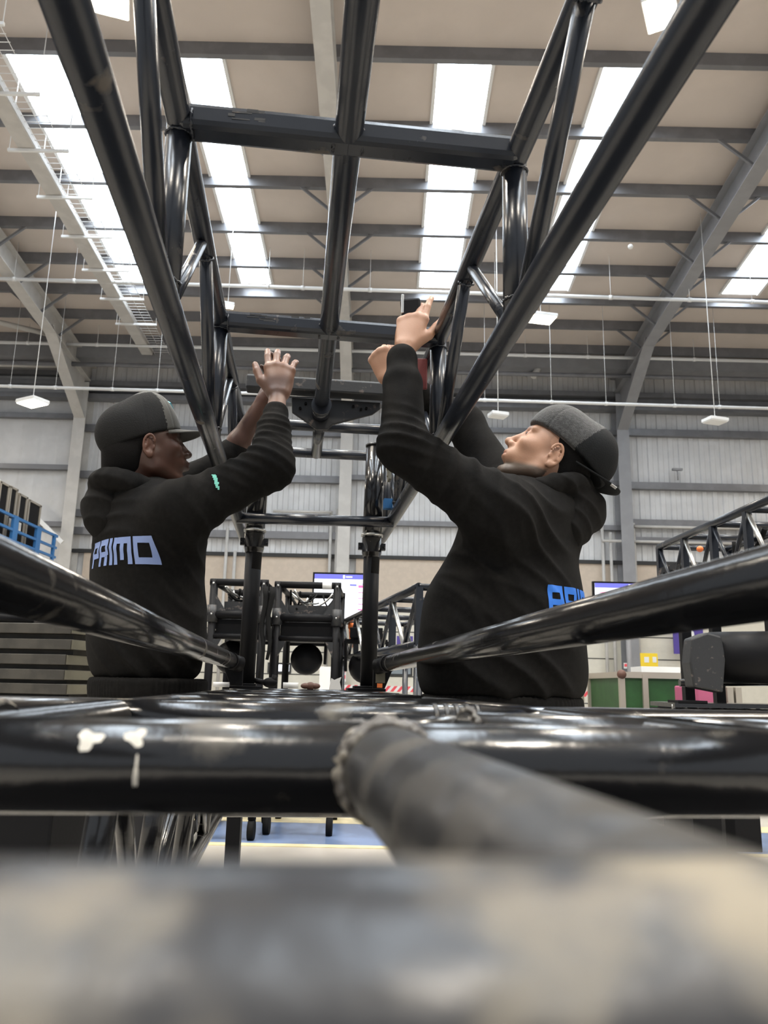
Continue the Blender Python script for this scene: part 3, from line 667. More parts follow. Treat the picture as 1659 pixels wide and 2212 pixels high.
def sculpt_head(f,H,lips=1.0,nose=1.0,neck_to=None,neck_r=.056):
    s=H.s; A=H.ax
    def E(x,y,z,rx,ry,rz,k=.012,mode='u',ax=None): f.ell(H.p(x,y,z),(rx*s,ry*s,rz*s),A if ax is None else ax,k,mode)
    def Cn(a,b,r1,r2,k=.01,mode='u'): f.cone(H.p(*a),H.p(*b),r1*s,r2*s,k,mode)
    E(-.018,0,.045,.097,.076,.088)
    E(.025,0,.0,.070,.064,.085,.03)
    E(.03,0,-.045,.058,.052,.05,.03)
    for y in(-1,1):
        Cn((-.005,.056*y,-.03),(.0,.052*y,-.062),.016,.016,.03)      # jaw angle
        Cn((.0,.052*y,-.064),(.066,.022*y,-.098),.015,.014,.022)    # jaw line
        E(.058,.043*y,-.010,.026,.020,.018,.022)                    # cheekbone
        Cn((.083,.014*y,.036),(.074,.048*y,.034),.010,.008,.014)    # brow
        E(.094,.032*y,.016,.016,.017,.012,.012,'s')                 # socket
        E(.073,.032*y,.0155,.0142,.015,.0138,.003)                   # lids
        Cn((.0815,.022*y,.0225),(.079,.043*y,.0205),.0042,.0036,.003); Cn((.0810,.022*y,.0085),(.078,.043*y,.0095),.0034,.003,.003) # upper lid fold
        E(.100,.014*y*nose,-.026,.012,.0095*nose,.0085,.006)        # nostril wing
        E(.106,.007*y*nose,-.0335,.005,.0035,.004,.002,'s')
    E(.074,0,-.098,.020,.022,.017,.016)                             # chin
    Cn((.088,0,.026),(.113,0,-.020),.0075,.0095,.010)               # nose bridge
    E(.114,0,-.022,.011,.0115*nose,.0105,.006)
    E(.082,0,-.055,.022,.032,.024,.02)                              # muzzle
    E(.098,0,-.051,.011*lips,.023,.0062*lips,.005); E(.095,0,-.065,.0115*lips,.021,.0072*lips,.005)
    Cn((.109,-.0,-.0578),(.092,.024,-.0585),.0018,.0012,.002,'s'); Cn((.109,0,-.0578),(.092,-.024,-.0585),.0018,.0012,.002,'s')
    E(.095,0,-.080,.010,.020,.006,.010,'s')
    for y in(-1,1):                                                 # ears
        ea=A.copy(); tl=.22
        ex=A[0]*math.cos(tl)-A[2]*math.sin(tl); ez=A[0]*math.sin(tl)+A[2]*math.cos(tl)
        ea=np.array([ex,A[1],-ez if 0 else ez])
        c0=H.p(-.012,.076*y,-.002)
        f.ell(c0,(.017*s,.0065*s,.027*s),ea,.004)
        rim=[]
        for i in range(15):
            a=-.5+ i/14*(PI*1.55); 
            rx,rz=.0175,.0295
            px=rx*math.cos(a); pz=rz*math.sin(a)
            rim.append(c0+ea[0]*(-px if 0 else px)*s*(-1)+ea[2]*pz*s+A[1]*y*.0085*s)
        # rim runs from the front of the ear over the top and down the back
        rim=[]
        for i in range(17):
            a=math.radians(20)+i/16*math.radians(235)
            rim.append(c0+ea[0]*math.cos(a)*.0165*s+ea[2]*math.sin(a)*.029*s+A[1]*y*(.008+.003*math.sin(a))*s)
        for a,b in zip(rim[:-1],rim[1:]): f.cone(a,b,.0038*s,.0038*s,.002)
        f.ell(c0+(ea[2]*-.029+ea[0]*.004+A[1]*y*.004)*s,(.0095*s,.0055*s,.0105*s),ea,.006)   # lobe
        f.ell(c0+(ea[0]*.006-ea[2]*.006+A[1]*y*.009)*s,(.0075*s,.006*s,.012*s),ea,.003,'s')   # concha
        f.cone(c0+(ea[0]*-.005+ea[2]*.018+A[1]*y*.007)*s,c0+(ea[0]*-.009-ea[2]*.012+A[1]*y*.008)*s,.003*s,.003*s,.003)
        f.ell(c0+(ea[0]*.014-ea[2]*.006+A[1]*y*.004)*s,(.004*s,.004*s,.006*s),ea,.003)       # tragus
    if neck_to is not None:
        f.cone(H.p(-.035,0,-.03),neck_to,neck_r*s,(neck_r+.006)*s,.03)
        f.cone(H.p(.02,0,-.085),np.array(neck_to)+A[0]*.03,.028*s,.04,.03)
def hand(f,W,d,nrm,side,curl,spread=(.10,.03,-.05,-.14),thumb=(.9,.5,.2),sc=1.0,fl=None):
    """W wrist point, d along the fingers, nrm out of the back of the hand, side towards the thumb.
    curl: four (base, middle, tip) bends in radians towards the palm"""
    d=_n(d); nrm=_n(nrm-d*np.dot(nrm,d)); sd=np.cross(d,nrm); 
    if np.dot(sd,side)<0: sd=-sd
    W=np.array(W,float); tips=[]
    K=[.030,.0105,-.0105,-.030]; KL=[.090,.094,.090,.082]
    base=[.0100,.0104,.0100,.0088]; L=[(.043,.026,.021),(.047,.029,.022),(.044,.027,.021),(.034,.020,.019)]
    for i in range(4):
        kn=W+(d*KL[i]+sd*K[i]+nrm*(.004-.003*abs(i-1.3)))*sc
        f.cone(W+(sd*K[i]*.55)*sc+d*.012*sc,kn,.0145*sc,.0125*sc,.018,flat=None)
        f.ell(kn+nrm*.002*sc,(.0115*sc,)*3,None,.006)
        dd=d*math.cos(spread[i])+sd*math.sin(spread[i]); p=kn; ang=0; rr=base[i]*sc
        for j in range(3):
            ang+=curl[i][j]; v=dd*math.cos(ang)-nrm*math.sin(ang); q=p+v*L[i][j]*sc
            f.cone(p,q,rr*.98,rr*.90,.0025 if j else .005); f.ell(p,(rr*1.04,)*3,None,.002)
            p=q; rr*=.90
        f.ell(p-v*.003*sc,(rr*.95,)*3,None,.002); tips.append(p)
    # thumb: leaves the side of the palm near its base
    out,fwd_,pal=thumb
    v1=_n(sd*out+d*fwd_-nrm*pal); b0=W+(d*.022+sd*.020-nrm*.006)*sc; b1=b0+v1*.040*sc
    f.cone(b0,b1,.0155*sc,.0125*sc,.012)
    v2=_n(v1*.75+d*.75-nrm*.1); b2=b1+v2*.034*sc; f.cone(b1,b2,.0118*sc,.0108*sc,.004)
    v3=_n(v2+d*.35-nrm*.25); b3=b2+v3*.027*sc; f.cone(b2,b3,.0108*sc,.0088*sc,.003)
    f.ell(W+d*.045*sc-nrm*.004*sc,(.048*sc,.036*sc,.0155*sc),np.array([d,sd,nrm]),.012)
    return tips,b3
def folds(P,N,amp,dirs):
    """cloth relief: gentle ridges across the given directions"""
    out=np.zeros(len(P))
    for (c,rad,ax,freq,a,warp) in dirs:
        d=P-np.array(c); g=np.exp(-(d*d).sum(1)/(rad*rad)); ph=(d@np.array(ax))*freq+warp*np.sin(d@np.array([7.,11.,5.]))+.7*np.sin(d@np.array([-13.,6.,9.]))
        w=np.sin(ph); out+=g*a*2.2*((1-np.abs(w))**1.5-.35)
    out+=amp*(np.sin(P@np.array([17.,9.,13.])+2*np.sin(P@np.array([5.,-8.,7.])))+.6*np.sin(P@np.array([-23.,31.,11.])+1.5*np.sin(P@np.array([9.,4.,-12.]))))
    return P+N*out[:,None]
def vnormals(P,F):
    n=np.zeros_like(P); a=P[F[:,2]]-P[F[:,0]]; b=P[F[:,3]]-P[F[:,1]]; c=np.cross(a,b)
    for i in range(4): np.add.at(n,F[:,i],c)
    return n/(np.linalg.norm(n,axis=1)[:,None]+1e-12)
def lerp(a,b,t): return np.array(a)*(1-t)+np.array(b)*t
def letters():
    G={'P':(1.0,[(0,0,.26,1),(.26,.76,1,1),(.74,.34,1,.76),(.26,.34,.74,.54)]),
       'R':(1.0,[(0,0,.26,1),(.26,.76,1,1),(.74,.40,1,.76),(.26,.34,.74,.54),(.62,0,.90,.34),(.74,.34,.9,.40)]),
       'I':(.26,[(0,0,.26,1)]),
       'M':(1.25,[(0,0,.26,1),(.99,0,1.25,1),(.26,.76,.99,1),(.50,.16,.75,.76)]),
       'O':(1.15,[(0,.0,.26,1),(.89,0,1.15,1),(.26,.76,.89,1),(.26,0,.89,.24)])}
    x=0;R=[]
    for ch in 'PRIMO':
        w,r=G[ch]
        R.append([(x+a,b,x+c,d) for a,b,c,d in r]); x+=w+.14
    return R,x-.14
def print_text(name,hood,origin,right,upv,inward,height,m,parent,shear=-.18,step=.08):
    """lay the chest/back lettering onto the cloth"""
    dg=bpy.context.evaluated_depsgraph_get(); bv=BVHTree.FromObject(hood,dg); off=Vector(parent_world(hood))
    R,wd=letters(); V=[];FA=[];key={}
    right=_n(right);upv=_n(upv);inward=_n(inward)
    for L in R:
        for (a,b,c,d) in L:
            nx=max(1,int(round((c-a)/step)));ny=max(1,int(round((d-b)/step)))
            for i in range(nx):
                for j in range(ny):
                    q=[]
                    for (s_,t_) in((0,0),(1,0),(1,1),(0,1)):
                        x=a+(c-a)*(i+s_)/nx;y=b+(d-b)*(j+t_)/ny
                        p=np.array(origin)+right*((x-wd/2+shear*(y-.5))*height*.66)+upv*((y-.5)*height)
                        h=bv.ray_cast(Vector(p-inward*.6)-off,Vector(inward))
                        if h[0] is None: q=None;break
                        w_=np.array(h[0]+off)+np.array(h[1])*(.0016 if np.dot(h[1],inward)<0 else -.0016)
                        k=(round(x,3),round(y,3))
                        if k not in key: key[k]=len(V);V.append(w_)
                        q.append(key[k])
                    if q and all(np.linalg.norm(V[q[u]]-V[q[(u+1)%4]])<height*step*6 for u in range(4)): FA.append(tuple(q))
    m_=MB(); m_.add(V,FA,True); return m_.build(name,m,parent)

def build_person(cfg):
    J=cfg; H=Head(J['head'],frame_face(*J['face']),J.get('hs',1.0))
    root_loc=(J['pelvis'][0],J['pelvis'][1],0)
    # ---- body: one continuous surface (fine rows for head and hands, coarse rows for the covered parts)
    lo=np.min([J['head']-.16]+[np.array(J[k]) for k in('wrN','wrF','elN','elF','pelvis')],0)-.22
    hi=np.max([J['head']+.16]+[np.array(J[k]) for k in('wrN','wrF','elN','elF','pelvis')],0)+.22
    zf=J['zfine']
    f=Field(rng(lo[0],hi[0],.0034),rng(lo[1],hi[1],.0034),np.concatenate([np.arange(.01,zf,.012),rng(zf,hi[2],.0034)]))
    sculpt_head(f,H,J.get('lips',1),J.get('nose',1),J['neck'],J.get('nr',.056))
    T=J['taxes']; nk=np.array(J['neck']); ch=np.array(J['chest']); pv=np.array(J['pelvis'])
    f.ell(ch,(.10,.155,.17),T,.05); f.ell(lerp(ch,pv,.55),(.09,.13,.14),T,.06); f.ell(pv,(.10,.145,.11),T,.06)
    f.cone(nk,ch,.06,.10,.05)
    for a,b,c in(('shN','elN','wrN'),('shF','elF','wrF')):
        A_,B_,C_=[np.array(J[k]) for k in(a,b,c)]
        f.cone(ch+(A_-ch)*.5,A_,.07,.05,.05); f.cone(A_,B_,.045,.038,.03); f.cone(B_,lerp(B_,C_,.35),.034,.036,.02); f.cone(lerp(B_,C_,.35),C_,.035,.025,.02)
    for s in(-1,1):
        hp=pv+T[1]*.085*s-np.array([0,0,.05]); kn=hp+np.array([0,0,-.40])+T[0]*.03; an=np.array([hp[0],hp[1],.09])+T[1]*.02*s
        f.cone(hp,kn,.08,.052,.05); f.cone(kn,an,.050,.034,.03)
        f.cone(an-np.array([0,0,.03]),an+T[0]*.15-np.array([0,0,.05]),.036,.028,.03)
    for hd in J['hands']: hand(f,**hd)
    P,F=f.mesh(); N=None
    body=mk(J['name'],P,F,J['skin'],None,1,tone=lambda Q_:J['tone'](Q_,H),label=J['label'],category=None) if 0 else None
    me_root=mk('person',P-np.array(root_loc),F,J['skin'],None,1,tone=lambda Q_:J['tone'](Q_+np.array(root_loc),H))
    me_root.location=Vector(root_loc); tag(me_root,J['label'],'person')
    root=me_root
    # ---- eyes
    for y in(-1,1):
        m_=MB(); m_.ell(H.p(.0765,.032*y,.0155),.0108*H.s); e=m_.build('eye',M_eye,root)
        m_=MB(); m_.ell(H.p(.0840,.0335*y,.0160),(.0045*H.s,.0056*H.s,.0052*H.s),H.ax); m_.build('iris',M_iris,e)
    # ---- hair
    g=Field(rng(H.c[0]-.15,H.c[0]+.15,.0035),rng(H.c[1]-.15,H.c[1]+.15,.0035),rng(H.c[2]-.15,H.c[2]+.18,.0035))
    s=H.s; A=H.ax
    g.ell(H.p(-.018,0,.045),(.100*s,.079*s,.091*s),A,.01); 
    g.ell(H.p(-.055,0,-.02),(.048*s,.062*s,.062*s),A,.03)
    if J.get('nape'): g.cone(H.p(-.074,0,.0),lerp(H.p(-.074,0,-.02),nk+A[0]*-.03,.75),.062,.055,.03)
    g.ell(H.p(*J.get('hcut',((.10,0,-.03),))[0]),[v*s for v in J.get('hcutr',(.075,.10,.085))],A,.008,'s')
    for y in(-1,1): g.ell(H.p(.005,.085*y,-.005),(.030*s,.022*s,.040*s),A,.006,'s')
    P,F=g.mesh(); mk('hair',P,F,M_hair,root,1)
    # ---- hoodie
    lo=np.min([np.array(J[k]) for k in('wrN','wrF','elN','elF','pelvis','shN','shF','neck')],0)-.25; lo[2]=J['hem']-.06
    hi=np.max([np.array(J[k]) for k in('wrN','wrF','elN','elF','pelvis','shN','shF','neck')],0)+.25
    st=.0058
    h=Field(rng(lo[0],hi[0],st),rng(lo[1],hi[1],st),rng(lo[2],hi[2],st))
    for c,r,k in J['torso']: h.ell(np.array(c),r,T,k)
    for (a,b,c,cuff,ra,rb,rc) in(('shN','elN','wrN','cuffN',*J['rN']),('shF','elF','wrF','cuffF',*J['rF'])):
        A_,B_=np.array(J[a]),np.array(J[b]); C_=np.array(J[cuff])
        h.cone(lerp(ch,A_,.45),A_,.11,ra*1.05,.06); h.cone(A_,B_,ra,rb,.05); h.cone(B_,lerp(B_,C_,.72),rb,rc*1.25,.03); h.cone(lerp(B_,C_,.72),lerp(B_,C_,.82),rc*1.25,rc,.012); h.cone(lerp(B_,C_,.80),C_,rc,rc,.006)
    for c,r,k in J.get('hoodcut',[]): h.ell(np.array(c),r,T,k,'s')
    h.half((0,0,J['hem']),(0,0,-1),.02)
    P,F=h.mesh(); N=vnormals(P,F); P=folds(P,N,J.get('amp',.0016),J['folds']); 
    hd_=mk('hoodie',P,F,M_hoodie,root,2)
    ho=Field(rng(nk[0]-.30,nk[0]+.30,.0045),rng(nk[1]-.26,nk[1]+.26,.0045),rng(nk[2]-.28,nk[2]+.16,.0045))
    for c,r,ax,k in J['hood']: ho.ell(np.array(c),r,T if ax is None else ax,k)
    for a,b,r1,r2,k in J['hoodc']: ho.cone(a,b,r1,r2,k)
    for c,r,k in J.get('hoodcut',[]): ho.ell(np.array(c),r,T,k,'s')
    P,F=ho.mesh(); N=vnormals(P,F); P=folds(P,N,.0016,J['hfolds']); mk('hood',P,F,M_hoodie,hd_,1)
    # ribbed waistband
    wb=Field(rng(lo[0],hi[0],.006),rng(lo[1],hi[1],.006),rng(J['hem']-.09,J['hem']+.02,.004))
    c=np.array(J['band'][0]); wb.ell(c,J['band'][1],T,.01); wb.half((0,0,J['hem']-.07),(0,0,-1),.012); wb.half((0,0,J['hem']+.006),(0,0,1),.012)
    P,F=wb.mesh(); d=P-c; a=np.arctan2(d@T[1],d@T[0]); N=vnormals(P,F); P=P+N*(.0015*np.sin(a*90))[:,None]; mk('waistband',P,F,M_hoodie,root,0)
    # ---- trousers and boots
    tr=Field(rng(pv[0]-.3,pv[0]+.3,.01),rng(pv[1]-.3,pv[1]+.3,.01),rng(.04,J['hem']+.02,.012))
    tr.ell(pv-np.array([0,0,.03]),(.135,.18,.13),T,.05)
    for s in(-1,1):
        hp=pv+T[1]*.088*s-np.array([0,0,.06]); kn=hp+np.array([0,0,-.40])+T[0]*.03; an=np.array([hp[0],hp[1],.10])+T[1]*.02*s
        tr.cone(hp,kn,.105,.078,.04); tr.cone(kn,an,.077,.062,.03)
    P,F=tr.mesh(); N=vnormals(P,F); P=folds(P,N,.003,[]); mk('trousers',P,F,M_trouser,root,1)
    for s in(-1,1):
        hp=pv+T[1]*.088*s; an=np.array([hp[0],hp[1],.05])+T[1]*.02*s
        b=Field(rng(an[0]-.25,an[0]+.25,.007),rng(an[1]-.25,an[1]+.25,.007),rng(-.01,.2,.007))
        b.cone(an+np.array([0,0,.08]),an,.052,.050,.02); b.cone(an-T[0]*.03,an+T[0]*.17-np.array([0,0,.008]),.048,.044,.03); b.half((0,0,.004),(0,0,-1),.004)
        P,F=b.mesh(); mk('boot',P,F,M_shoe,root,1)
    return root,H,hd_

def Pt(px,py,Y): return atY(px,py,Y)
# ---------------------------------------------------------------- man on the left
fa=math.radians(24); head_ax=frame_face(fa,math.radians(12))
ear=Pt(322,958,2.14); hc=ear-(head_ax[1]*-.080)+head_ax[0]*.012
yawt=math.radians(32); TL_=np.array([[math.cos(yawt),math.sin(yawt),0],[-math.sin(yawt),math.cos(yawt),0],[0,0,1.]])
A_cfg=dict(name='person',head=hc,face=(fa,math.radians(12)),hs=.97,lips=1.45,nose=1.25,
  neck=Pt(282,1062,2.24),chest=Pt(318,1200,2.26),pelvis=Pt(325,1560,2.26)+np.array([0,0,.0]),
  shN=Pt(388,1110,2.10),elN=Pt(582,1008,2.12),wrN=Pt(600,856,2.24),
  shF=Pt(330,1085,2.44),elF=Pt(486,1004,2.50),wrF=Pt(568,868,2.46),
  cuffN=Pt(597,893,2.215),cuffF=Pt(508,972,2.49),
  taxes=TL_,zfine=1.50,skin=M_skinA,nape=True,hem=.95,
  rN=(.080,.064,.039),rF=(.07,.052,.042),
  label='person in a black hoodie and grey baseball cap reaching up, at the left')
def toneA(P,H):
    L=H.loc(P); c=np.tile(np.array([[.085,.038,.025]]),(len(P),1))
    lip=np.exp(-(((L[:,0]-.10)/.02)**2+(L[:,1]/.022)**2+((L[:,2]+.058)/.012)**2)); c=c*(1-lip[:,None]*.6)+np.array([[.07,.025,.022]])*lip[:,None]*.6
    earm=np.clip((np.abs(L[:,1])-.074)/.01,0,1)*(np.linalg.norm(L,axis=1)<.12); c=c*(1+.5*earm[:,None])
    near=np.clip(1-np.linalg.norm(P-A_cfg['palmc'],axis=1)/.28,0,1); near=(np.clip(near*3,0,1)*(P[:,1]<2.39))[:,None]  # near hand paler: the light falling on it is painted into the skin tone
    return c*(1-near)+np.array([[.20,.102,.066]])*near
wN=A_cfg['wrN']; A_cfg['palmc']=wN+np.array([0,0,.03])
dN=_n(np.array([-.02,.25,1.0])); 
A_cfg['hands']=[dict(W=wN,d=dN,nrm=np.array([0.05,-1.,.25]),side=np.array([-1.,0,0]),curl=((.15,.35,.2),(.25,.4,.25),(.3,.45,.25),(.3,.4,.2)),spread=(.12,.02,-.08,-.18),thumb=(.95,1.0,-.05),sc=1.15),
  dict(W=A_cfg['wrF'],d=_n(np.array([.35,.3,1.])),nrm=np.array([.6,.6,-.1]),side=np.array([-.3,-.5,.2]),curl=((.4,.6,.4),)*4,thumb=(.6,.6,.3))]
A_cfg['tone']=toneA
def tp(px,py,Y): return Pt(px,py,Y)
A_cfg['torso']=[(tp(318,1165,2.26),(.135,.215,.17),.10),(tp(320,1290,2.27),(.148,.195,.20),.10),(tp(318,1410,2.27),(.152,.19,.16),.10),(tp(300,1110,2.28),(.11,.17,.09),.08)]
A_cfg['hood']=[(tp(250,1072,2.25),(.078,.120,.040),None,.02),(tp(226,1098,2.22),(.066,.110,.060),None,.02),(tp(236,1128,2.2),(.060,.085,.060),None,.03)]
A_cfg['hfolds']=[(tp(240,1095,2.15),.12,(.35,0,1.0),42,.0034,2.2)]
nkA=tp(286,1052,2.22)
ringA=[nkA+TL_[0]*.088*math.cos(a)+TL_[1]*.098*math.sin(a)+np.array([0,0,-.02-.025*math.cos(a)]) for a in np.linspace(0,2*PI,19)]
A_cfg['hoodc']=[(a,b,.030,.030,.012) for a,b in zip(ringA[:-1],ringA[1:])]
A_cfg['hoodcut']=[(tp(286,1034,2.22),(.066,.074,.07),.02)]
A_cfg['band']=(tp(320,1478,2.27),(.158,.196,.17))
A_cfg['folds']=[(tp(560,1000,2.1),.10,(.5,0,1.0),85,.0045,1.2),(tp(592,930,2.15),.07,(.1,0,1.),115,.0042,.8),(tp(440,1080,2.1),.10,(1,0,-.3),55,.005,1.5),
  (tp(330,1420,2.1),.17,(.9,0,.9),42,.007,1.6),(tp(250,1130,2.15),.10,(.2,0,1),60,.005,1.5),(tp(420,1180,2.1),.11,(.8,0,.7),50,.005,1.2)]
manA,HA,hoodA=build_person(A_cfg)
bk=-TL_[0]
tgt=tp(236,1190,2.1)
ivA=_n(TL_[0]*.75+np.array([0,.55,0])); rtA=np.array([ivA[1],-ivA[0],0])
print_text('back_print',hoodA,tp(250,1192,2.1),rtA,np.array([0.02,0,1.]),ivA,.072,M_printA,hoodA,shear=.0)
# sleeve motif
m_=MB(); c=tp(462,1043,2.0); bv=BVHTree.FromObject(hoodA,bpy.context.evaluated_depsgraph_get()); offA=Vector(parent_world(hoodA))
V=[];Fq=[]
shape=[(-5,-18,4,-16),(-3,-16,6,-11),(-1,-11,8,-6),(1,-6,8,-2),(1,-2,11,3),(3,3,9,7),(4,7,12,11),(8,11,12,15)]
for (a,b,c_,d_) in shape:
    q=[]
    for x,y in((a,b),(c_,b),(c_,d_),(a,d_)):
        r=ray(462+x,1043+y); hit=bv.ray_cast(Vector(EYE)-offA,Vector(_n(r)))
        if hit[0] is not None: V.append(np.array(hit[0]+offA)-_n(r)*.002); q.append(len(V)-1)
    if len(q)==4: Fq.append(tuple(q))
m_.add(V,Fq,True); m_.build('sleeve_print',M_mint,hoodA)

# caps -----------------------------------------------------------
def cap(H,root,cfg):
    s=H.s;A=H.ax
    g=Field(rng(H.c[0]-.19,H.c[0]+.19,.0036),rng(H.c[1]-.17,H.c[1]+.17,.0036),rng(H.c[2]-.12,H.c[2]+.24,.0036))
    for (c,r) in cfg['crown']: g.ell(H.p(*c),[x*s for x in r],A,.03)
    p=H.p(*cfg['rim']); n=A[0]*cfg['rn'][0]+A[2]*cfg['rn'][1]
    g.half(p,n,.004)
    P,F=g.mesh(); L=H.loc(P); N=vnormals(P,F)
    a=np.arctan2(L[:,1],L[:,0]+.01); seam=np.zeros(len(P))
    for k in cfg['seams']:
        dd=np.abs(np.angle(np.exp(1j*(a-k)))); seam-=np.exp(-(dd/.03)**2)*.0016
    P=P+N*seam[:,None]
    o=mk('cap',P,F,cfg['m1'],root,1)
    if 'm2' in cfg:     # panels of another cloth
        o.data.materials.append(cfg['m2']); me=o.data; co=np.zeros(len(me.vertices)*3); me.vertices.foreach_get('co',co); co=co.reshape(-1,3)+np.array(parent_world(o))
        Lc=H.loc(co); fl=np.array([p_.vertices[0] for p_ in me.polygons]); sel=cfg['sel'](Lc[fl]); me.polygons.foreach_set('material_index',sel.astype(np.int32))
    # brim
    d=cfg['dir']; nu,nv=24,9; vs=[];bz=cfg['bz']
    for sgn in(1,-1):
        for j in range(nv):
            for i in range(nu+1):
                y=(i/nu*2-1); t=j/(nv-1); ww=cfg['bw']
                xin=cfg['bi']*math.sqrt(max(0,1-(y*.86)**2)); xo=xin+cfg['bl']*math.pow(max(0,1-abs(y)**2.6),.6)
                x=(xin+(xo-xin)*t)*d; z=bz-cfg['bd']*t*1.0-cfg['bc']*y*y+sgn*.0022
                vs.append(H.p(x+cfg['bx'],y*ww,z+cfg['bs']*(x)))
    n1=(nu+1)*nv; fs=[]
    for b_ in(0,n1):
        for j in range(nv-1):
            for i in range(nu):
                q=(b_+j*(nu+1)+i,b_+j*(nu+1)+i+1,b_+(j+1)*(nu+1)+i+1,b_+(j+1)*(nu+1)+i); fs.append(q if b_==0 else q[::-1])
    for i in range(nu):
        for j in(0,nv-1): fs.append((j*(nu+1)+i,j*(nu+1)+i+1,n1+j*(nu+1)+i+1,n1+j*(nu+1)+i))
    m_=MB(); m_.add(vs,fs,True); m_.build('brim',cfg['mb'],o)
    return o
cA=cap(HA,manA,dict(crown=[((-.024,0,.054),(.126,.090,.104)),((.014,0,.112),(.068,.066,.070))],rim=(.06,0,.044),rn=(.22,-1.0),
   seams=(.62,-.62,1.6,-1.6,2.5,-2.5,PI),m1=M_capmesh,m2=M_cap1,sel=lambda L:(np.abs(np.arctan2(L[:,1],L[:,0]-.0))<1.0)|(np.linalg.norm(L-np.array([-.0,0,.18]),axis=1)<.04),
   dir=1,bi=.098,bl=.070,bx=0,bw=.072,bz=.058,bd=.006,bc=.018,bs=-.05,mb=M_cap1))
m_=MB(); m_.ell(HA.p(.0,0,.181),(.008,.008,.004),HA.ax); m_.build('button',M_cap1,cA)
m_=MB(); m_.prism([HA.p(.066,-.012,.150),HA.p(.074,-.022,.140),HA.p(.082,-.014,.122),HA.p(.076,-.004,.134)],HA.ax[0]*.005); m_.build('cap_badge',mat('cyan_badge',(.15,.55,.65),.5),cA)

# ---------------------------------------------------------------- man on the right
fb=PI-math.radians(4); pb=math.radians(38); axB=frame_face(fb,pb)
# facing -x: his left side (axB[1]) points to -y, towards the camera
earB=Pt(1200,981,2.12); hcB=earB-axB[1]*.080*1.08+axB[0]*.012
yb=PI-math.radians(28); TB_=np.array([[math.cos(yb),math.sin(yb),0],[-math.sin(yb),math.cos(yb),0],[0,0,1.]])
B_cfg=dict(name='person',head=hcB,face=(fb,pb),hs=1.08,lips=.9,hcut=((.085,0,0),),hcutr=(.105,.12,.13),nose=.95,
  neck=Pt(1200,1070,2.24),chest=Pt(1135,1190,2.24),pelvis=Pt(1085,1580,2.22),
  shN=Pt(1080,1110,2.02),elN=Pt(872,965,2.02),wrN=Pt(877,752,2.12),
  shF=Pt(1075,1055,2.42),elF=Pt(1004,915,2.50),wrF=Pt(838,818,2.42),
  cuffN=Pt(868,776,2.105),cuffF=Pt(858,830,2.43),
  taxes=TB_,zfine=1.40,skin=M_skinB,hem=.925,nr=.058,
  rN=(.090,.066,.043),rF=(.085,.06,.040),
  label='bearded person in a black hoodie and backwards charcoal cap, at the right')
def toneB(P,H):
    L=H.loc(P); c=np.tile(np.array([[.42,.232,.15]]),(len(P),1))
    onh=(np.linalg.norm(L-np.array([.03,0,-.02]),axis=1)<.17)
    lip=np.exp(-(((L[:,0]-.10)/.02)**2+(L[:,1]/.02)**2+((L[:,2]+.058)/.009)**2)); c=c*(1-lip[:,None]*.75)+np.array([[.33,.12,.10]])*lip[:,None]*.75
    # stubble along the jaw, under the chin and round the mouth
    zl=-.044-.30*L[:,0]; be=np.clip((zl-L[:,2])/.012,0,1)*(L[:,0]>-.02)*.9
    ms=np.exp(-(((L[:,2]+.042)/.006)**2+((L[:,0]-.10)/.02)**2+(L[:,1]/.026)**2))*.5
    be=np.clip(np.maximum(be,ms),0,1)*(np.abs(L[:,1])<.075)*(np.linalg.norm(L,axis=1)<.17)*(L[:,0]>-.02)
    c=c*(1-be[:,None])+np.array([[.045,.035,.025]])*be[:,None]
    ht=np.clip((.035-L[:,0])/.03,0,1)*np.clip((L[:,2]+.03)/.05,0,1)*(np.abs(L[:,1])>.05)*(np.abs(L[:,1])<.072)*onh*.5
    c=c*(1-ht[:,None])+np.array([[.10,.07,.05]])*ht[:,None]
    br=np.exp(-(((L[:,0]-.084)/.025)**2+((np.abs(L[:,1])-.032)/.018)**2+((L[:,2]-.040)/.005)**2))[:,None]*.8
    return c*(1-br)+np.array([[.05,.03,.02]])*br
B_cfg['tone']=toneB
wB=B_cfg['wrN']; wF=B_cfg['wrF']
B_cfg['hands']=[dict(W=wB,d=_n(np.array([.20,.16,1.0])),nrm=np.array([-.25,-1.,.15]),side=np.array([1.,0,0]),curl=((.10,.20,.25),(.30,.75,.5),(.5,.85,.5),(.7,.9,.5)),spread=(-.02,.02,-.03,-.08),thumb=(.85,.85,.15),sc=1.13),
  dict(W=wF,d=_n(np.array([-.35,-.05,.9])),nrm=np.array([-.5,-.8,.0]),side=np.array([.2,-.2,1.]),curl=((1.1,1.2,.7),)*4,thumb=(.5,.9,.2),sc=1.0)]
B_cfg['torso']=[(tp(1120,1180,2.22),(.155,.225,.19),.10),(tp(1085,1330,2.22),(.225,.235,.20),.10),(tp(1082,1460,2.22),(.228,.235,.17),.10),(tp(1165,1120,2.24),(.13,.19,.10),.08)]
B_cfg['hood']=[(tp(1232,1086,2.24),(.092,.130,.045),None,.03),(tp(1254,1108,2.22),(.068,.115,.062),None,.02),(tp(1232,1140,2.18),(.060,.090,.060),None,.03)]
B_cfg['hfolds']=[(tp(1230,1100,2.12),.13,(.6,0,1.0),40,.0036,2.2)]
nkB=tp(1178,1068,2.22)
ringB=[nkB+TB_[0]*.105*math.cos(a)+TB_[1]*.115*math.sin(a)+np.array([0,0,-.015-.03*math.cos(a)]) for a in np.linspace(0,2*PI,19)]
B_cfg['hoodc']=[(a,b,.030,.030,.012) for a,b in zip(ringB[:-1],ringB[1:])]
B_cfg['hoodcut']=[(tp(1175,1040,2.20),(.078,.086,.08),.02)]
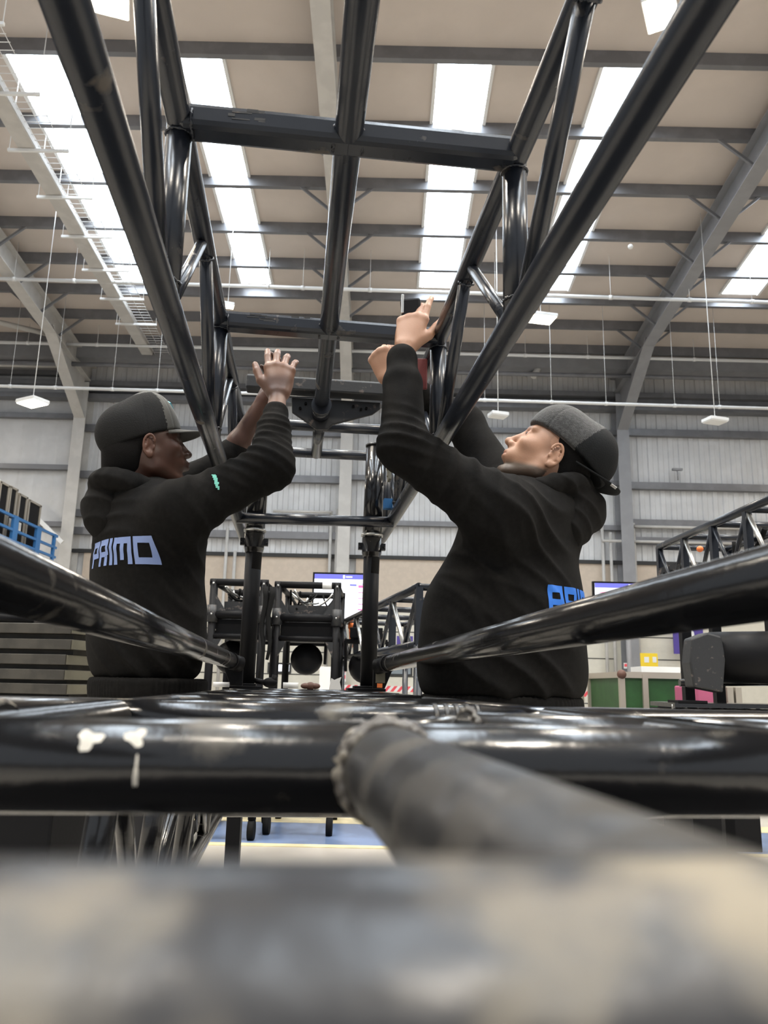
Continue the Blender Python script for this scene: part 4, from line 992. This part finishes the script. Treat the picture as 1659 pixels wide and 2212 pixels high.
B_cfg['band']=(tp(1082,1525,2.22),(.220,.228,.16))
B_cfg['folds']=[(tp(872,940,1.95),.09,(.3,0,1.0),80,.005,1.0),(tp(1010,1040,2.0),.12,(.9,0,-.5),55,.006,1.5),(tp(1150,1170,2.0),.15,(.5,0,1.),27,.0075,2.6),
  (tp(950,1290,2.0),.13,(1,0,.25),36,.006,1.8),(tp(1130,1460,2.0),.16,(.7,0,1.),27,.008,2.4),(tp(1020,1180,2.0),.12,(.9,0,.5),50,.005,1.3)]
manB,HB,hoodB=build_person(B_cfg)
ivB=_n(TB_[0]*.75+np.array([0,.55,0])); rtB=np.array([ivB[1],-ivB[0],0])
print_text('back_print',hoodB,tp(1250,1305,2.1),rtB,np.array([0,0,1.]),ivB,.078,M_printB,hoodB,shear=.12)
cB=cap(HB,manB,dict(crown=[((-.030,0,.055),(.130,.094,.100)),((.020,0,.090),(.074,.075,.066)),((-.075,0,.078),(.075,.080,.080))],rim=(.07,0,.052),rn=(.12,-1.0),
   seams=(.9,-.9,2.2,-2.2),m1=M_cap2,m2=M_cap2f,sel=lambda L:(L[:,0]>-.045- (L[:,2]-.05)*.25),
   dir=-1,bi=.125,bl=.078,bx=0,bw=.084,bz=.020,bd=.002,bc=.012,bs=-.12,mb=M_cap2))
m_=MB(); a_=-.150; m_.box(HB.p(-.178,.055,.030),.009,.010,.0008,HB.ax); m_.build('brim_sticker',M_white,cB)
# tool in the bearded person's raised hand
hw=wB+np.array([.12,.10,1.0])*.085; tc=hw+np.array([.006,.022,.028])
e=empty('ratchet_tool',tc,'black rounded hand tool gripped in the raised hand of the bearded person','tool')
axh=frame_face(math.radians(90),math.radians(80))
m_=MB(); m_.box(tc,.030,.014,.055,np.array([[1,0,.1],[0,1,0],[-.1,0,1]])); m_.build('grip',M_matblack,e,bevel=.008)
m_=MB(); m_.tube(tc+np.array([.022,-.01,-.05]),tc+np.array([.04,-.01,-.085]),.012); m_.build('head',M_tube,e)
m_=MB(); m_.box(tc+np.array([-.028,0,.035]),.004,.015,.03); m_.build('clear_edge',M_chrome,e,bevel=.002)
m_=MB(); c=Pt(911,808,2.3); m_.box(c,.017,.006,.05); tag(m_.build('ratchet_strap',M_maroon,bevel=.003),'maroon strap hanging behind the forearm of the bearded person','strap')

# ================================================================ BACKGROUND EQUIPMENT
def W3(px,py,Y): return np.array(atY(px,py,Y))
def box_px(name,x0,y0,x1,y1,Y,depth,m,label=None,cat=None,parent=None,group=None,bevel=0,tofloor=False):
    a=W3(x0,(y0+y1)/2,Y);b=W3(x1,(y0+y1)/2,Y); zt=W3((x0+x1)/2,y0,Y)[2]; zb_=0 if tofloor else W3((x0+x1)/2,y1,Y)[2]
    m_=MB(); m_.bb(a[0],b[0],Y,Y+depth,zb_,zt); return m_.build(name,m,parent,bevel=bevel,**({k:v for k,v in dict(label=label,cat=cat,group=group).items()}))
rnd=random.Random(11)
def clutter(e,x0,x1,y0,y1,z0,z1,n,name='cable_bundle'):
    for i in range(n):
        m_=MB(); p=[np.array([rnd.uniform(x0,x1),rnd.uniform(y0,y1),z1-rnd.uniform(0,.05)])]
        q=np.array([rnd.uniform(x0,x1),rnd.uniform(y0,y1),z0+rnd.uniform(0,.1)])
        mid=(p[0]+q)/2+np.array([rnd.uniform(-.06,.06),0,-.05]); pts=[(1-t)**2*p[0]+2*t*(1-t)*mid+t*t*q for t in np.linspace(0,1,9)]
        m_.path(pts,rnd.uniform(.005,.011),8); m_.build(name,M_rubber if i%3 else M_chrome,e)
def truss_cart(x0,x1,ytop,Y,label,depth=.62,mid=1335,grp='stacked truss carts behind the posts'):
    a=W3(x0,1300,Y);b=W3(x1,1300,Y); xa,xb=a[0],b[0]; zt=W3((x0+x1)/2,ytop,Y)[2]; zm=W3((x0+x1)/2,mid,Y)[2]
    e=empty('truss_cart',((xa+xb)/2,Y+depth/2,0),label,'truss cart',grp); r=.026
    for x in(xa+r,xb-r):
        for y in(Y,Y+depth):
            m_=MB(); m_.tube((x,y,.12),(x,y,zt),r); l=m_.build('leg',M_matblack,e)
            m_=MB(); m_.tube((x-.02,y,.06),(x+.02,y,.06),.06); m_.build('castor',M_rubber,l)
    for y in(Y,Y+depth):
        for z,rr in((zt-.02,.024),(zm,.028),(zm-.14,.02),(.2,.026)):
            m_=MB(); m_.tube((xa,y,z),(xb,y,z),rr); m_.build('rail',M_matblack,e)
    for x in(xa+r,xb-r):
        for z in(zt-.02,zm,.2):
            m_=MB(); m_.tube((x,Y,z),(x,Y+depth,z),.02); m_.build('side_rail',M_matblack,e)
    # corner gussets and sleeves
    for s,x in((1,xa+r),(-1,xb-r)):
        m_=MB(); m_.prism([(x,Y-.02,zm+.02),(x+s*.09,Y-.02,zm+.02),(x,Y-.02,zm+.16)],(0,.01,0)); m_.build('gusset',M_plate,e)
        m_=MB(); m_.prism([(x,Y-.02,zm-.16),(x+s*.07,Y-.02,zm-.16),(x,Y-.02,zm-.30)],(0,.01,0)); m_.build('gusset',M_plate,e)
        m_=MB(); m_.tube((x,Y,zm-.05),(x,Y,zm+.06),.036); m_.build('sleeve',M_plate,e)
        m_=MB(); m_.ell((x,Y-.03,zt-.03),.008); m_.ell((x,Y-.03,zm),.008); m_.build('bolt',M_chrome,e)
    m_=MB(); m_.bb(xa+.05,xb-.05,Y+.02,Y+depth-.02,zm-.14,zm-.03); m_.build('equipment_tray',M_matblack,e)
    m_=MB(); m_.bb(xa+.09,xb-.09,Y+.05,Y+.25,zm+.03,zm+.09); m_.build('power_unit',M_plate,e)
    m_=MB(); m_.tube((xa+(xb-xa)*.72,Y,zt-.02),(xa+(xb-xa)*.86,Y,zt-.02),.0255); m_.build('tape_wrap',M_white,e,label='white and pale blue tape wrap')
    clutter(e,xa+.06,xb-.06,Y+.02,Y+.35,zm+.03,zt-.04,16)
    return e,xa,xb,zt,zm
def moving_head(c,r,label,group=None,sc=1.0,hang=True):
    e=empty('moving_light',c,label,'stage light',group); c=np.array(c,float); s=1 if hang else -1
    m_=MB(); m_.ell(c,(r,r*.95,r*.98)); m_.tube(c+np.array([0,r*1.02,0]),c+np.array([0,r*.5,0]),r*.78,r*.95,n=28); m_.build('lamp_head',M_matblack,e)
    m_=MB(); m_.tube(c+np.array([0,r*1.05,0]),c+np.array([0,r*1.01,0]),r*.7,n=28); m_.build('lens_bezel',M_rubber,e)
    m_=MB()
    for k in(-1,1): m_.prism([c+np.array([k*r*1.08,-r*.35,-r*.3*s]),c+np.array([k*r*1.08,r*.35,-r*.3*s]),c+np.array([k*r*1.12,r*.45,r*1.45*s]),c+np.array([k*r*1.12,-r*.45,r*1.45*s])],(k*r*.16,0,0))
    m_.bb(c[0]-r*1.25,c[0]+r*1.25,c[1]-r*.45,c[1]+r*.45,*sorted((c[2]+r*1.3*s,c[2]+r*1.55*s))); m_.build('yoke',M_matblack,e,bevel=.004)
    m_=MB(); m_.bb(c[0]-r*.95,c[0]+r*.95,c[1]-r*.7,c[1]+r*.7,*sorted((c[2]+r*1.6*s,c[2]+r*2.2*s))); m_.build('base',M_matblack,e,bevel=.006)
    return e
truss_cart(592,736,1258,5.4,'middle truss cart with a taped top rail, just left of the lit screen')
moving_head(W3(662,1424,5.6),.112,'black stage light hanging inside the middle truss cart between the posts')
truss_cart(452,578,1252,5.2,'truss cart left of the middle one, beside the grey-capped person',mid=1328)
moving_head(W3(500,1420,5.5),.115,'black stage light hanging inside the left truss cart beside the yellow sign')
for i,(px,lab) in enumerate(((573,'long black strap hanging between the two truss carts, the left one'),(586,'long black strap hanging between the two truss carts, the right one'))):
    a=W3(px,1268,5.1); m_=MB(); pts=[a+np.array([0.01*math.sin(k*1.1+i),0,-.058*k]) for k in range(11 if i==0 else 9)]; m_.path(pts,[.020-.0012*k for k in range(len(pts))],10); tag(m_.build('hanging_strap',M_rubber),lab,'strap','straps between the truss carts')
# perspective truss running towards the camera (helper for both)
def run_truss(P0,P1,wid,h,n,label,legs=True,r=.022,name='side_truss',m=M_truss,fill=0):
    P0=np.array(P0,float);P1=np.array(P1,float); d=_n(P1-P0); sd=_n(np.cross(d,ZZ)); L=np.linalg.norm(P1-P0)
    e=empty(name,((P0+P1)/2*np.array([1,1,0])),label,'truss')
    for s in(0,1):
        for z in(0,-h):
            m_=MB(); m_.tube(P0+sd*wid*s+ZZ*z,P1+sd*wid*s+ZZ*z,r); m_.build('chord',m,e)
    for k in range(n+1):
        p=P0+d*L*k/n
        for s in(0,1):
            m_=MB(); m_.beam(p+sd*wid*s-ZZ*h,p+sd*wid*s,r*1.6,r*1.6,up=tuple(d)); m_.build('upright',m,e)
        for z in(0,-h):
            m_=MB(); m_.tube(p+ZZ*z,p+sd*wid+ZZ*z,r*.8); m_.build('cross_bar',m,e)
        if k<n:
            q=P0+d*L*(k+.5)/n; q2=P0+d*L*(k+1)/n
            for s in(0,1):
                m_=MB(); m_.tube(p+sd*wid*s-ZZ*h*.02,q+sd*wid*s-ZZ*h,r*.55); m_.build('diagonal',M_chrome if s==0 and k%2 else m,e)
                m_=MB(); m_.tube(q+sd*wid*s-ZZ*h,q2+sd*wid*s,r*.55); m_.build('diagonal',m,e)
    if legs:
        for k in(0,n):
            p=P0+d*L*k/n
            for s in(0,1):
                m_=MB(); m_.tube(p+sd*wid*s-ZZ*h,np.array([(p+sd*wid*s)[0],(p+sd*wid*s)[1],.0]),r); m_.build('leg',m,e)
    for i in range(fill):
        p=P0+d*L*rnd.uniform(.05,.95)+sd*wid*rnd.uniform(.15,.8); q=p+d*rnd.uniform(-.25,.25)-ZZ*0; p=p-ZZ*h*rnd.uniform(.5,.9); q=q-ZZ*h*rnd.uniform(.1,.7)
        mid=(p+q)/2-ZZ*.08; pts=[(1-t)**2*p+2*t*(1-t)*mid+t*t*q for t in np.linspace(0,1,9)]
        m_=MB(); m_.path(pts,rnd.uniform(.006,.014),8); m_.build('cable',M_rubber if i%4 else M_plate,e)
    return e
a=W3(742,1344,6.2); zt=a[2]; b=atZ(905,1268,zt)
run_truss(a,b,-.5,.28,4,'black truss rising to the right between the right post and the bearded person',fill=6)
moving_head(W3(790,1440,5.6),.12,'black stage light half hidden behind the foot of the right post')
m_=MB(); c=W3(762,1352,6.0); m_.tube(c-np.array([0,0,.02]),c+np.array([0,0,.02]),.035); m_.tube(c+np.array([0,0,-.16]),c-np.array([0,0,.02]),.018,.03); tag(m_.build('marker_cone',M_orange),'small orange-topped cone on the truss left of the right post','cone')
a=W3(1424,1182,4.6); zt=a[2]; b=atZ(1700,1062,zt)
run_truss(a,b,-.42,.27,4,'long black truss full of cables rising to the frame edge at the right',r=.02,fill=26,legs=False)
e=empty('end_bracket',W3(1430,1225,4.55),'black drilled plate at the left end of the long right-hand truss','plate')
a=W3(1422,1228,4.56);b=W3(1478,1210,4.50)
m_=MB(); m_.prism([a,b,b-ZZ*.075,a-ZZ*.075],(0,.02,0)); m_.build('plate',M_plate,e)
m_=MB()
for k in range(3): m_.tube(a+(b-a)*(.2+.3*k)+np.array([0,-.008,-.04]),a+(b-a)*(.2+.3*k)+np.array([0,.002,-.04]),.007,n=10)
m_.build('bolt',M_rubber,e)
c=W3(1512,1186,4.5); m_=MB(); m_.ell(c,(.019,.02,.018)); tag(m_.build('safety_lamp',M_orange),'small orange lamp inside the long right-hand truss','lamp')
# stand under the right truss with a big stage light
e=empty('light_stand',W3(1560,1500,3.6)*np.array([1,1,0]),'black floor stand with tubes and a bolted deck at the lower right','stand')
for px,y0,Y in((1472,1360,3.6),(1535,1340,3.7),(1655,1330,3.5)):
    a=W3(px,y0-120,Y); m_=MB(); m_.beam(a*np.array([1,1,0]),a,.042,.042,up=(0,1,0)); m_.build('upright',M_matblack,e)
a=W3(1468,1475,3.5);b=W3(1720,1473,3.5); m_=MB(); m_.tube(a,b,.016); m_.build('cross_tube',M_tube,e)
for y,m in((1521,M_tube),(1537,M_matblack)):
    a=W3(1430,y,3.45);b=W3(1760,y+6,3.45); m_=MB(); m_.beam(a,b,.30,.018 if y<1530 else .03); m_.build('deck_rail',m,e)
m_=MB()
for k in range(9): 
    c=W3(1455+26*k,1528,3.33); m_.tube(c-ZZ*.012,c+ZZ*.012,.008,n=8)
m_.build('deck_bolts',M_chrome,e)
a=W3(1465,1516,3.3);m_=MB(); m_.bb(a[0],a[0]+.12,a[1],a[1]+.12,a[2]-.006,a[2]+.006); m_.build('foot_plate',M_matblack,e)
c=W3(1612,1420,3.4); e=empty('moving_light',c,'large black drum-shaped stage light lying on the right-hand stand under the long tube','stage light')
dx=_n(np.array([1,-.25,0])); r=.112
m_=MB(); m_.tube(c-dx*.14,c+dx*.16,r*.95,r,n=40); m_.tube(c-dx*.20,c-dx*.14,r*.72,r*.95,n=40); m_.tube(c+dx*.16,c+dx*.19,r*1.04,n=40); m_.build('lamp_head',M_matblack,e)
m_=MB(); m_.tube(c+dx*.19,c+dx*.195,r*.9,n=40); m_.build('lens',M_rubber,e)
yk=W3(1535,1432,3.32); m_=MB()
prof=[(-.075,-.10),(.045,-.12),(.065,.02),(.055,.11),(-.005,.125),(-.07,.10),(-.085,0)]
m_.prism([yk+np.array([x,0,z]) for x,z in prof],(0,.10,0)); m_.build('yoke_arm',M_plate,e,bevel=.008)
# screens on poles
def screen(x0,x1,y0,y1,Y,label,bars,flip=False):
    a=W3(x0,(y0+y1)/2,Y);b=W3(x1,(y0+y1)/2,Y); zt=W3((x0+x1)/2,y0,Y)[2]; zb_=W3((x0+x1)/2,y1,Y)[2]; xa,xb=a[0],b[0]; H_=zt-zb_; Wd=xb-xa
    e=empty('display_screen',((xa+xb)/2,Y,0),label,'screen')
    m_=MB(); m_.bb(xa-.03,xb+.03,Y,Y+.07,zb_-.03,zt+.03); m_.build('casing',M_matblack,e)
    m_=MB(); m_.bb(xa,xb,Y-.008,Y,zb_,zt); m_.build('panel',M_scr,e)
    m_=MB(); m_.bb(xa,xb,Y-.012,Y-.008,zt-H_*.11,zt); m_.build('header_bar',M_scrb,e)
    m_=MB(); m_.bb(xa+Wd*.50,xa+Wd*.53,Y-.016,Y-.012,zt-H_*.09,zt-H_*.02); m_.bb(xa+Wd*.55,xa+Wd*.66,Y-.016,Y-.012,zt-H_*.07,zt-H_*.045); m_.build('header_logo',M_scr,e)
    for (u0,u1,v0,v1,m) in bars:
        m_=MB(); m_.bb(xa+Wd*u0,xa+Wd*u1,Y-.012,Y-.008,zt-H_*v1,zt-H_*v0); m_.build('table_row',m,e)
    m_=MB(); m_.tube(((xa+xb)/2,Y+.12,0),((xa+xb)/2,Y+.12,zt-.1),.04); m_.bb((xa+xb)/2-.3,(xa+xb)/2+.3,Y-.15,Y+.4,0,.04); m_.build('pole',M_steel,e)
screen(678,802,1241,1336,13,'lit screen with a blue header and pink table rows just left of the right post',
  [(.62,.74,.22,.26,M_scrb),(.77,1,.24,.30,M_scrr),(.84,.99,.20,.23,M_scrb),(.77,1,.40,.42,M_scrr),(.77,1,.53,.55,M_scrr),(.77,1,.66,.68,M_scrr),(.77,1,.78,.81,M_scrr)])
screen(1286,1432,1261,1352,13,'lit screen with a blue header behind the long tube at the right',
  [(.06,.20,.22,.24,M_scrr),(.20,.52,.22,.30,M_scrb),(.05,.45,.32,.42,M_scrr),(.60,.64,.22,.25,M_scrb),(.05,.4,.5,.53,M_scrr)])
# green flight case
a=W3(1343,1480,6);b=W3(1560,1480,6); zt=W3(1400,1458,6)[2]
e=empty('flight_case',((a[0]+b[0])/2,6.4,0),'green flight case with aluminium edges and rusty corners at the lower right','case')
xa,xb=a[0],b[0]; m_=MB(); m_.bb(xa,xb,6,6.9,.14,zt); m_.build('body',M_green,e)
m_=MB()
for x in(xa,xb):
    for y in(6,6.9): m_.bb(x-.02,x+.02,y-.02,y+.02,.14,zt+.01)
for z in(.14,zt):
    for y in(6,6.9): m_.bb(xa,xb,y-.02,y+.02,z-.025,z+.02)
    for x in(xa,xb): m_.bb(x-.02,x+.02,6,6.9,z-.025,z+.02)
m_.bb(xa+.15,xa+.19,5.975,6.0,.14,zt); m_.build('edge_extrusion',M_alu,e)
for x in(xa,xb):
    m_=MB(); m_.ell((x,5.99,zt),(.035,.03,.035)); m_.build('corner_ball',M_brown,e)
for x in(xa+.1,xb-.1):
    for y in(6.1,6.8): m_=MB(); m_.tube((x-.03,y,.07),(x+.03,y,.07),.07); m_.build('castor',M_rubber,e)
m_=MB(); m_.bb(xa-.55,xa-.05,6.9,7.4,.1,zt+.02); tag(m_.build('flight_case',M_alu,bevel=.02),'worn aluminium-cornered case partly behind the green case','case')
m_=MB(); c=W3(1440,1448,7.0); m_.bb(c[0]-.22,c[0]+.12,7.0,7.3,zt+.02,c[2]+.03); tag(m_.build('storage_box',M_white),'white box on top of the case behind the stand upright','box')
box_px('storage_case',1506,1482,1565,1526,5.2,.4,M_pink,'pink case low behind the deck of the right-hand stand','case',bevel=.01)
a=W3(1490,1527,5.15);b=W3(1625,1527,5.15); m_=MB(); m_.bb(a[0],b[0],5.15,5.75,.0,a[2]-.002); tag(m_.build('crate',M_matblack,bevel=.01),'black crate low at the right carrying the pink case and two bins','crate')
for i,px in enumerate((1572,1590)): box_px('storage_bin',px,1485,px+13,1526,5.4,.3,M_alu,('narrow grey bin right of the pink case','narrow grey bin further right beside the first bin')[i],'bin',group='narrow bins')
# signs
e=box_px('bay_sign',1455,1356,1520,1413,21.5,.04,M_purple,'purple bay sign with a white 2 behind the right-hand stand','sign')
def text(ch,px,py,Y,h,m,parent,name='numeral'):
    cu=bpy.data.curves.new(name,'FONT'); cu.body=ch; cu.size=h; cu.extrude=.004; cu.align_x='CENTER'; cu.offset=h*.02; o=bpy.data.objects.new(name,cu)
    COL.objects.link(o); bpy.context.view_layer.update(); me=bpy.data.meshes.new_from_object(o.evaluated_get(bpy.context.evaluated_depsgraph_get())); bpy.data.objects.remove(o)
    c=W3(px,py,Y)-np.array(parent_world(parent)); me.transform(Matrix.Translation(Vector(c))@Matrix.Rotation(PI/2,4,'X')); me.materials.clear(); me.materials.append(m)
    t=bpy.data.objects.new(name,me); COL.objects.link(t); t.parent=parent; return t
text('2',1489,1404,21.46,.85,M_white,e)
e=box_px('warning_sign',1384,1411,1421,1440,20.5,.04,M_yellow,'yellow notice on the door column right of the bearded person','sign')
box_px('symbol',1392,1419,1402,1431,20.49,.01,M_white,parent=e); box_px('symbol',1410,1419,1418,1431,20.49,.01,M_white,parent=e)
box_px('warning_sign',456,1397,514,1416,20.5,.04,M_yellow,'long yellow notice low behind the left truss cart','sign')
e=box_px('notice',1348,1432,1363,1444,20.6,.03,M_white,'small pink and white notice low on the right-hand building column','sign'); box_px('print',1349,1434,1362,1440,20.58,.01,M_red,parent=e)
box_px('bay_sign',857,1374,892,1396,21.5,.04,M_purple,'purple bay sign just left of the bearded person','sign')
e=box_px('poster_board',722,1400,748,1472,18,.05,M_white,'white board with red and blue print beside the middle truss cart','board')
for i,(y0,y1,m) in enumerate(((1408,1418,M_red),(1424,1440,M_purple),(1446,1452,M_red),(1458,1466,M_red))): box_px('print',724,y0,746,y1,17.97,.02,m,parent=e)
box_px('carton',690,1440,722,1482,12,.5,M_white,'pale carton standing behind the hanging stage light','box',tofloor=True)
# red and white barrier tape
e=empty('barrier_tape',W3(1070,1494,15),'red and white striped barrier tape stretched low across the doors behind the two people','tape')
a=W3(700,1484,15);b=W3(1330,1501,15); m_=MB(); m_.beam(a,b,.01,.10); m_.build('tape',M_white,e)
m_=MB(); n=44
for k in range(n):
    p=a+(b-a)*(k+.2)/n; q=a+(b-a)*(k+.7)/n; m_.prism([p+np.array([-.03,-.008,-.05]),q+np.array([-.03,-.008,-.05]),q+np.array([.05,-.008,.05]),p+np.array([.05,-.008,.05])],(0,.002,0))
o=m_.build('red_stripes',M_red,e)
for p in(a,b): m_=MB(); m_.tube((p[0],p[1],0),(p[0],p[1],p[2]+.06),.03); m_.build('tape_post',M_steel,e)
# ---------------------------------------------------------------- stack of dark boards on the left
tops=[1347,1381,1414,1447,1478,1508,1538]
xd=_n(np.array([-1,.10,0])); yd=_n(np.array([.22,1,0])); 
for k,y in enumerate(tops):
    c=W3(155,y,3.3); L_=1.5; D_=.55; th=.021
    if k: c=np.array([c0[0]+rnd.uniform(-.012,.006),c0[1],c[2]])
    else: c0=c
    e=empty('deck_board',c-ZZ*th*2,'dark stained deck board, %s in the stack at the left edge'%('topmost','second from the top','third from the top','fourth from the top','fifth from the top','sixth from the top','lowest shown')[k],'board','dark deck boards stacked at the left')
    m_=MB(); m_.box(c+xd*L_/2+yd*D_/2-ZZ*th,L_/2,D_/2,th,(xd,yd,ZZ)); m_.build('board',M_wood,e,bevel=.003)
    m_=MB(); m_.box(c+yd*D_/2-ZZ*th+(-xd)*.003,.003,D_/2*.98,th*.9,(xd,yd,ZZ)); m_.build('end_cap',M_woodl,e,label='paler board end')
    m_=MB()
    m_.box(c+xd*L_/2+yd*D_/2-ZZ*(th*2+.010),L_/2-.02,D_/2*.8,.0095,(xd,yd,ZZ)); m_.build('spacer',M_wood,e)
zb_=float(W3(155,1538,3.3)[2])-.065
m_=MB(); m_.box(np.array([c0[0],c0[1],zb_/2])+xd*.75+yd*.28,.74,.26,zb_/2,(xd,yd,ZZ)); tag(m_.build('board_trolley',M_matblack,bevel=.01),'black trolley box under the stack of dark boards at the left','trolley')
e=truss_cart(-60,100,1290,5.0,'dark truss cart behind the stack of boards at the left edge',mid=1335,grp=None)[0]
# ---------------------------------------------------------------- mezzanine rail with cases, far left
XM=-7.2
e=empty('mezzanine',(XM,16,0),'raised grey platform edge with a bright blue guardrail at the far left','mezzanine')
def mz(px,py): return atX(px,py,XM)
a=mz(-80,1085);b=mz(128,1160)
zr=b[2]
def atm(px,z):    # point on the rail plane at pixel column px, height z
    r=ray(px,1100); return np.array([XM,r[1]*XM/r[0],z])
zR=mz(125,1160)[2]; zD=mz(125,1212)[2]
for z in(zR,(zR+zD)/2,zD+.05):
    m_=MB(); m_.beam(atm(-120,z),atm(130,z),.05,.05); m_.build('rail',M_blue,e)
for px in(-60,-10,36,88,124):
    p=atm(px,zR); m_=MB(); m_.beam(np.array([XM,p[1],zD-.05]),np.array([XM,p[1],zR+.03]),.20 if px in(36,88) else .07,.06,up=(1,0,0)); m_.build('rail_post',M_blue,e)
p=atm(-120,zD);q=atm(130,zD); m_=MB(); m_.bb(XM-2.5,XM+.05,min(p[1],q[1]),max(p[1],q[1]),zD-.28,zD-.04); m_.build('platform_edge',M_steell,e)
for y in(p[1]+.4,q[1]-.3):
    for x in(XM-.1,XM-2.3): m_=MB(); m_.bb(x-.08,x+.08,y-.08,y+.08,0,zD-.28); m_.build('leg',M_steel,e)
for k,(x0,x1) in enumerate(((-22,4),(6,28),(29,46),(50,69),(72,100))):
    p=atm(x0,zD);q=atm(x1,zD); y0,y1=sorted((p[1],q[1])); zz_=zR+.55+(.0,.04,.05,.0,-.02)[k]
    c=empty('upright_case',(XM-.45,(y0+y1)/2,zD-.04),'black upright case with pale edges on the mezzanine, %s from the left'%('first','second','third','fourth','fifth')[k],'case','black upright cases behind the blue guardrail')
    m_=MB(); m_.bb(XM-.75,XM-.12,y0+.03,y1-.03,zD-.04,zz_); m_.build('body',M_matblack,c)
    m_=MB()
    for y in(y0+.03,y1-.03): m_.bb(XM-.14,XM-.10,y-.025,y+.025,zD-.04,zz_)
    m_.bb(XM-.14,XM-.10,y0,y1,zz_-.03,zz_+.01); m_.build('edge_extrusion',M_alu,c)
    if k in(2,3): m_=MB(); m_.bb(XM-.115,XM-.105,y0+(y1-y0)*.35,y0+(y1-y0)*.6,zD+.3,zD+.5); m_.build('label',M_white,c)
a=W3(-40,1003,20.6);b=W3(135,1172,20.6); m_=MB(); m_.beam(a,b,.06,.11); tag(m_.build('stair_stringer',M_white),'white sloping stair stringer on the wall above the mezzanine at the far left','stair')
# boots of dark carts seen below the front tube
for (px,lab) in ((505,'slim black post standing on the floor, seen below the front cross tube'),):
    r=ray(px,1800); p=EYE+r*(3.9/r[1]); m_=MB(); m_.beam((p[0],3.9,0),(p[0],3.9,.62),.065 if px==505 else .05,.05,up=(0,1,0)); m_.bb(p[0]-.15,p[0]+.15,3.75,4.05,0,.03); tag(m_.build('floor_post',M_matblack),lab,'post')
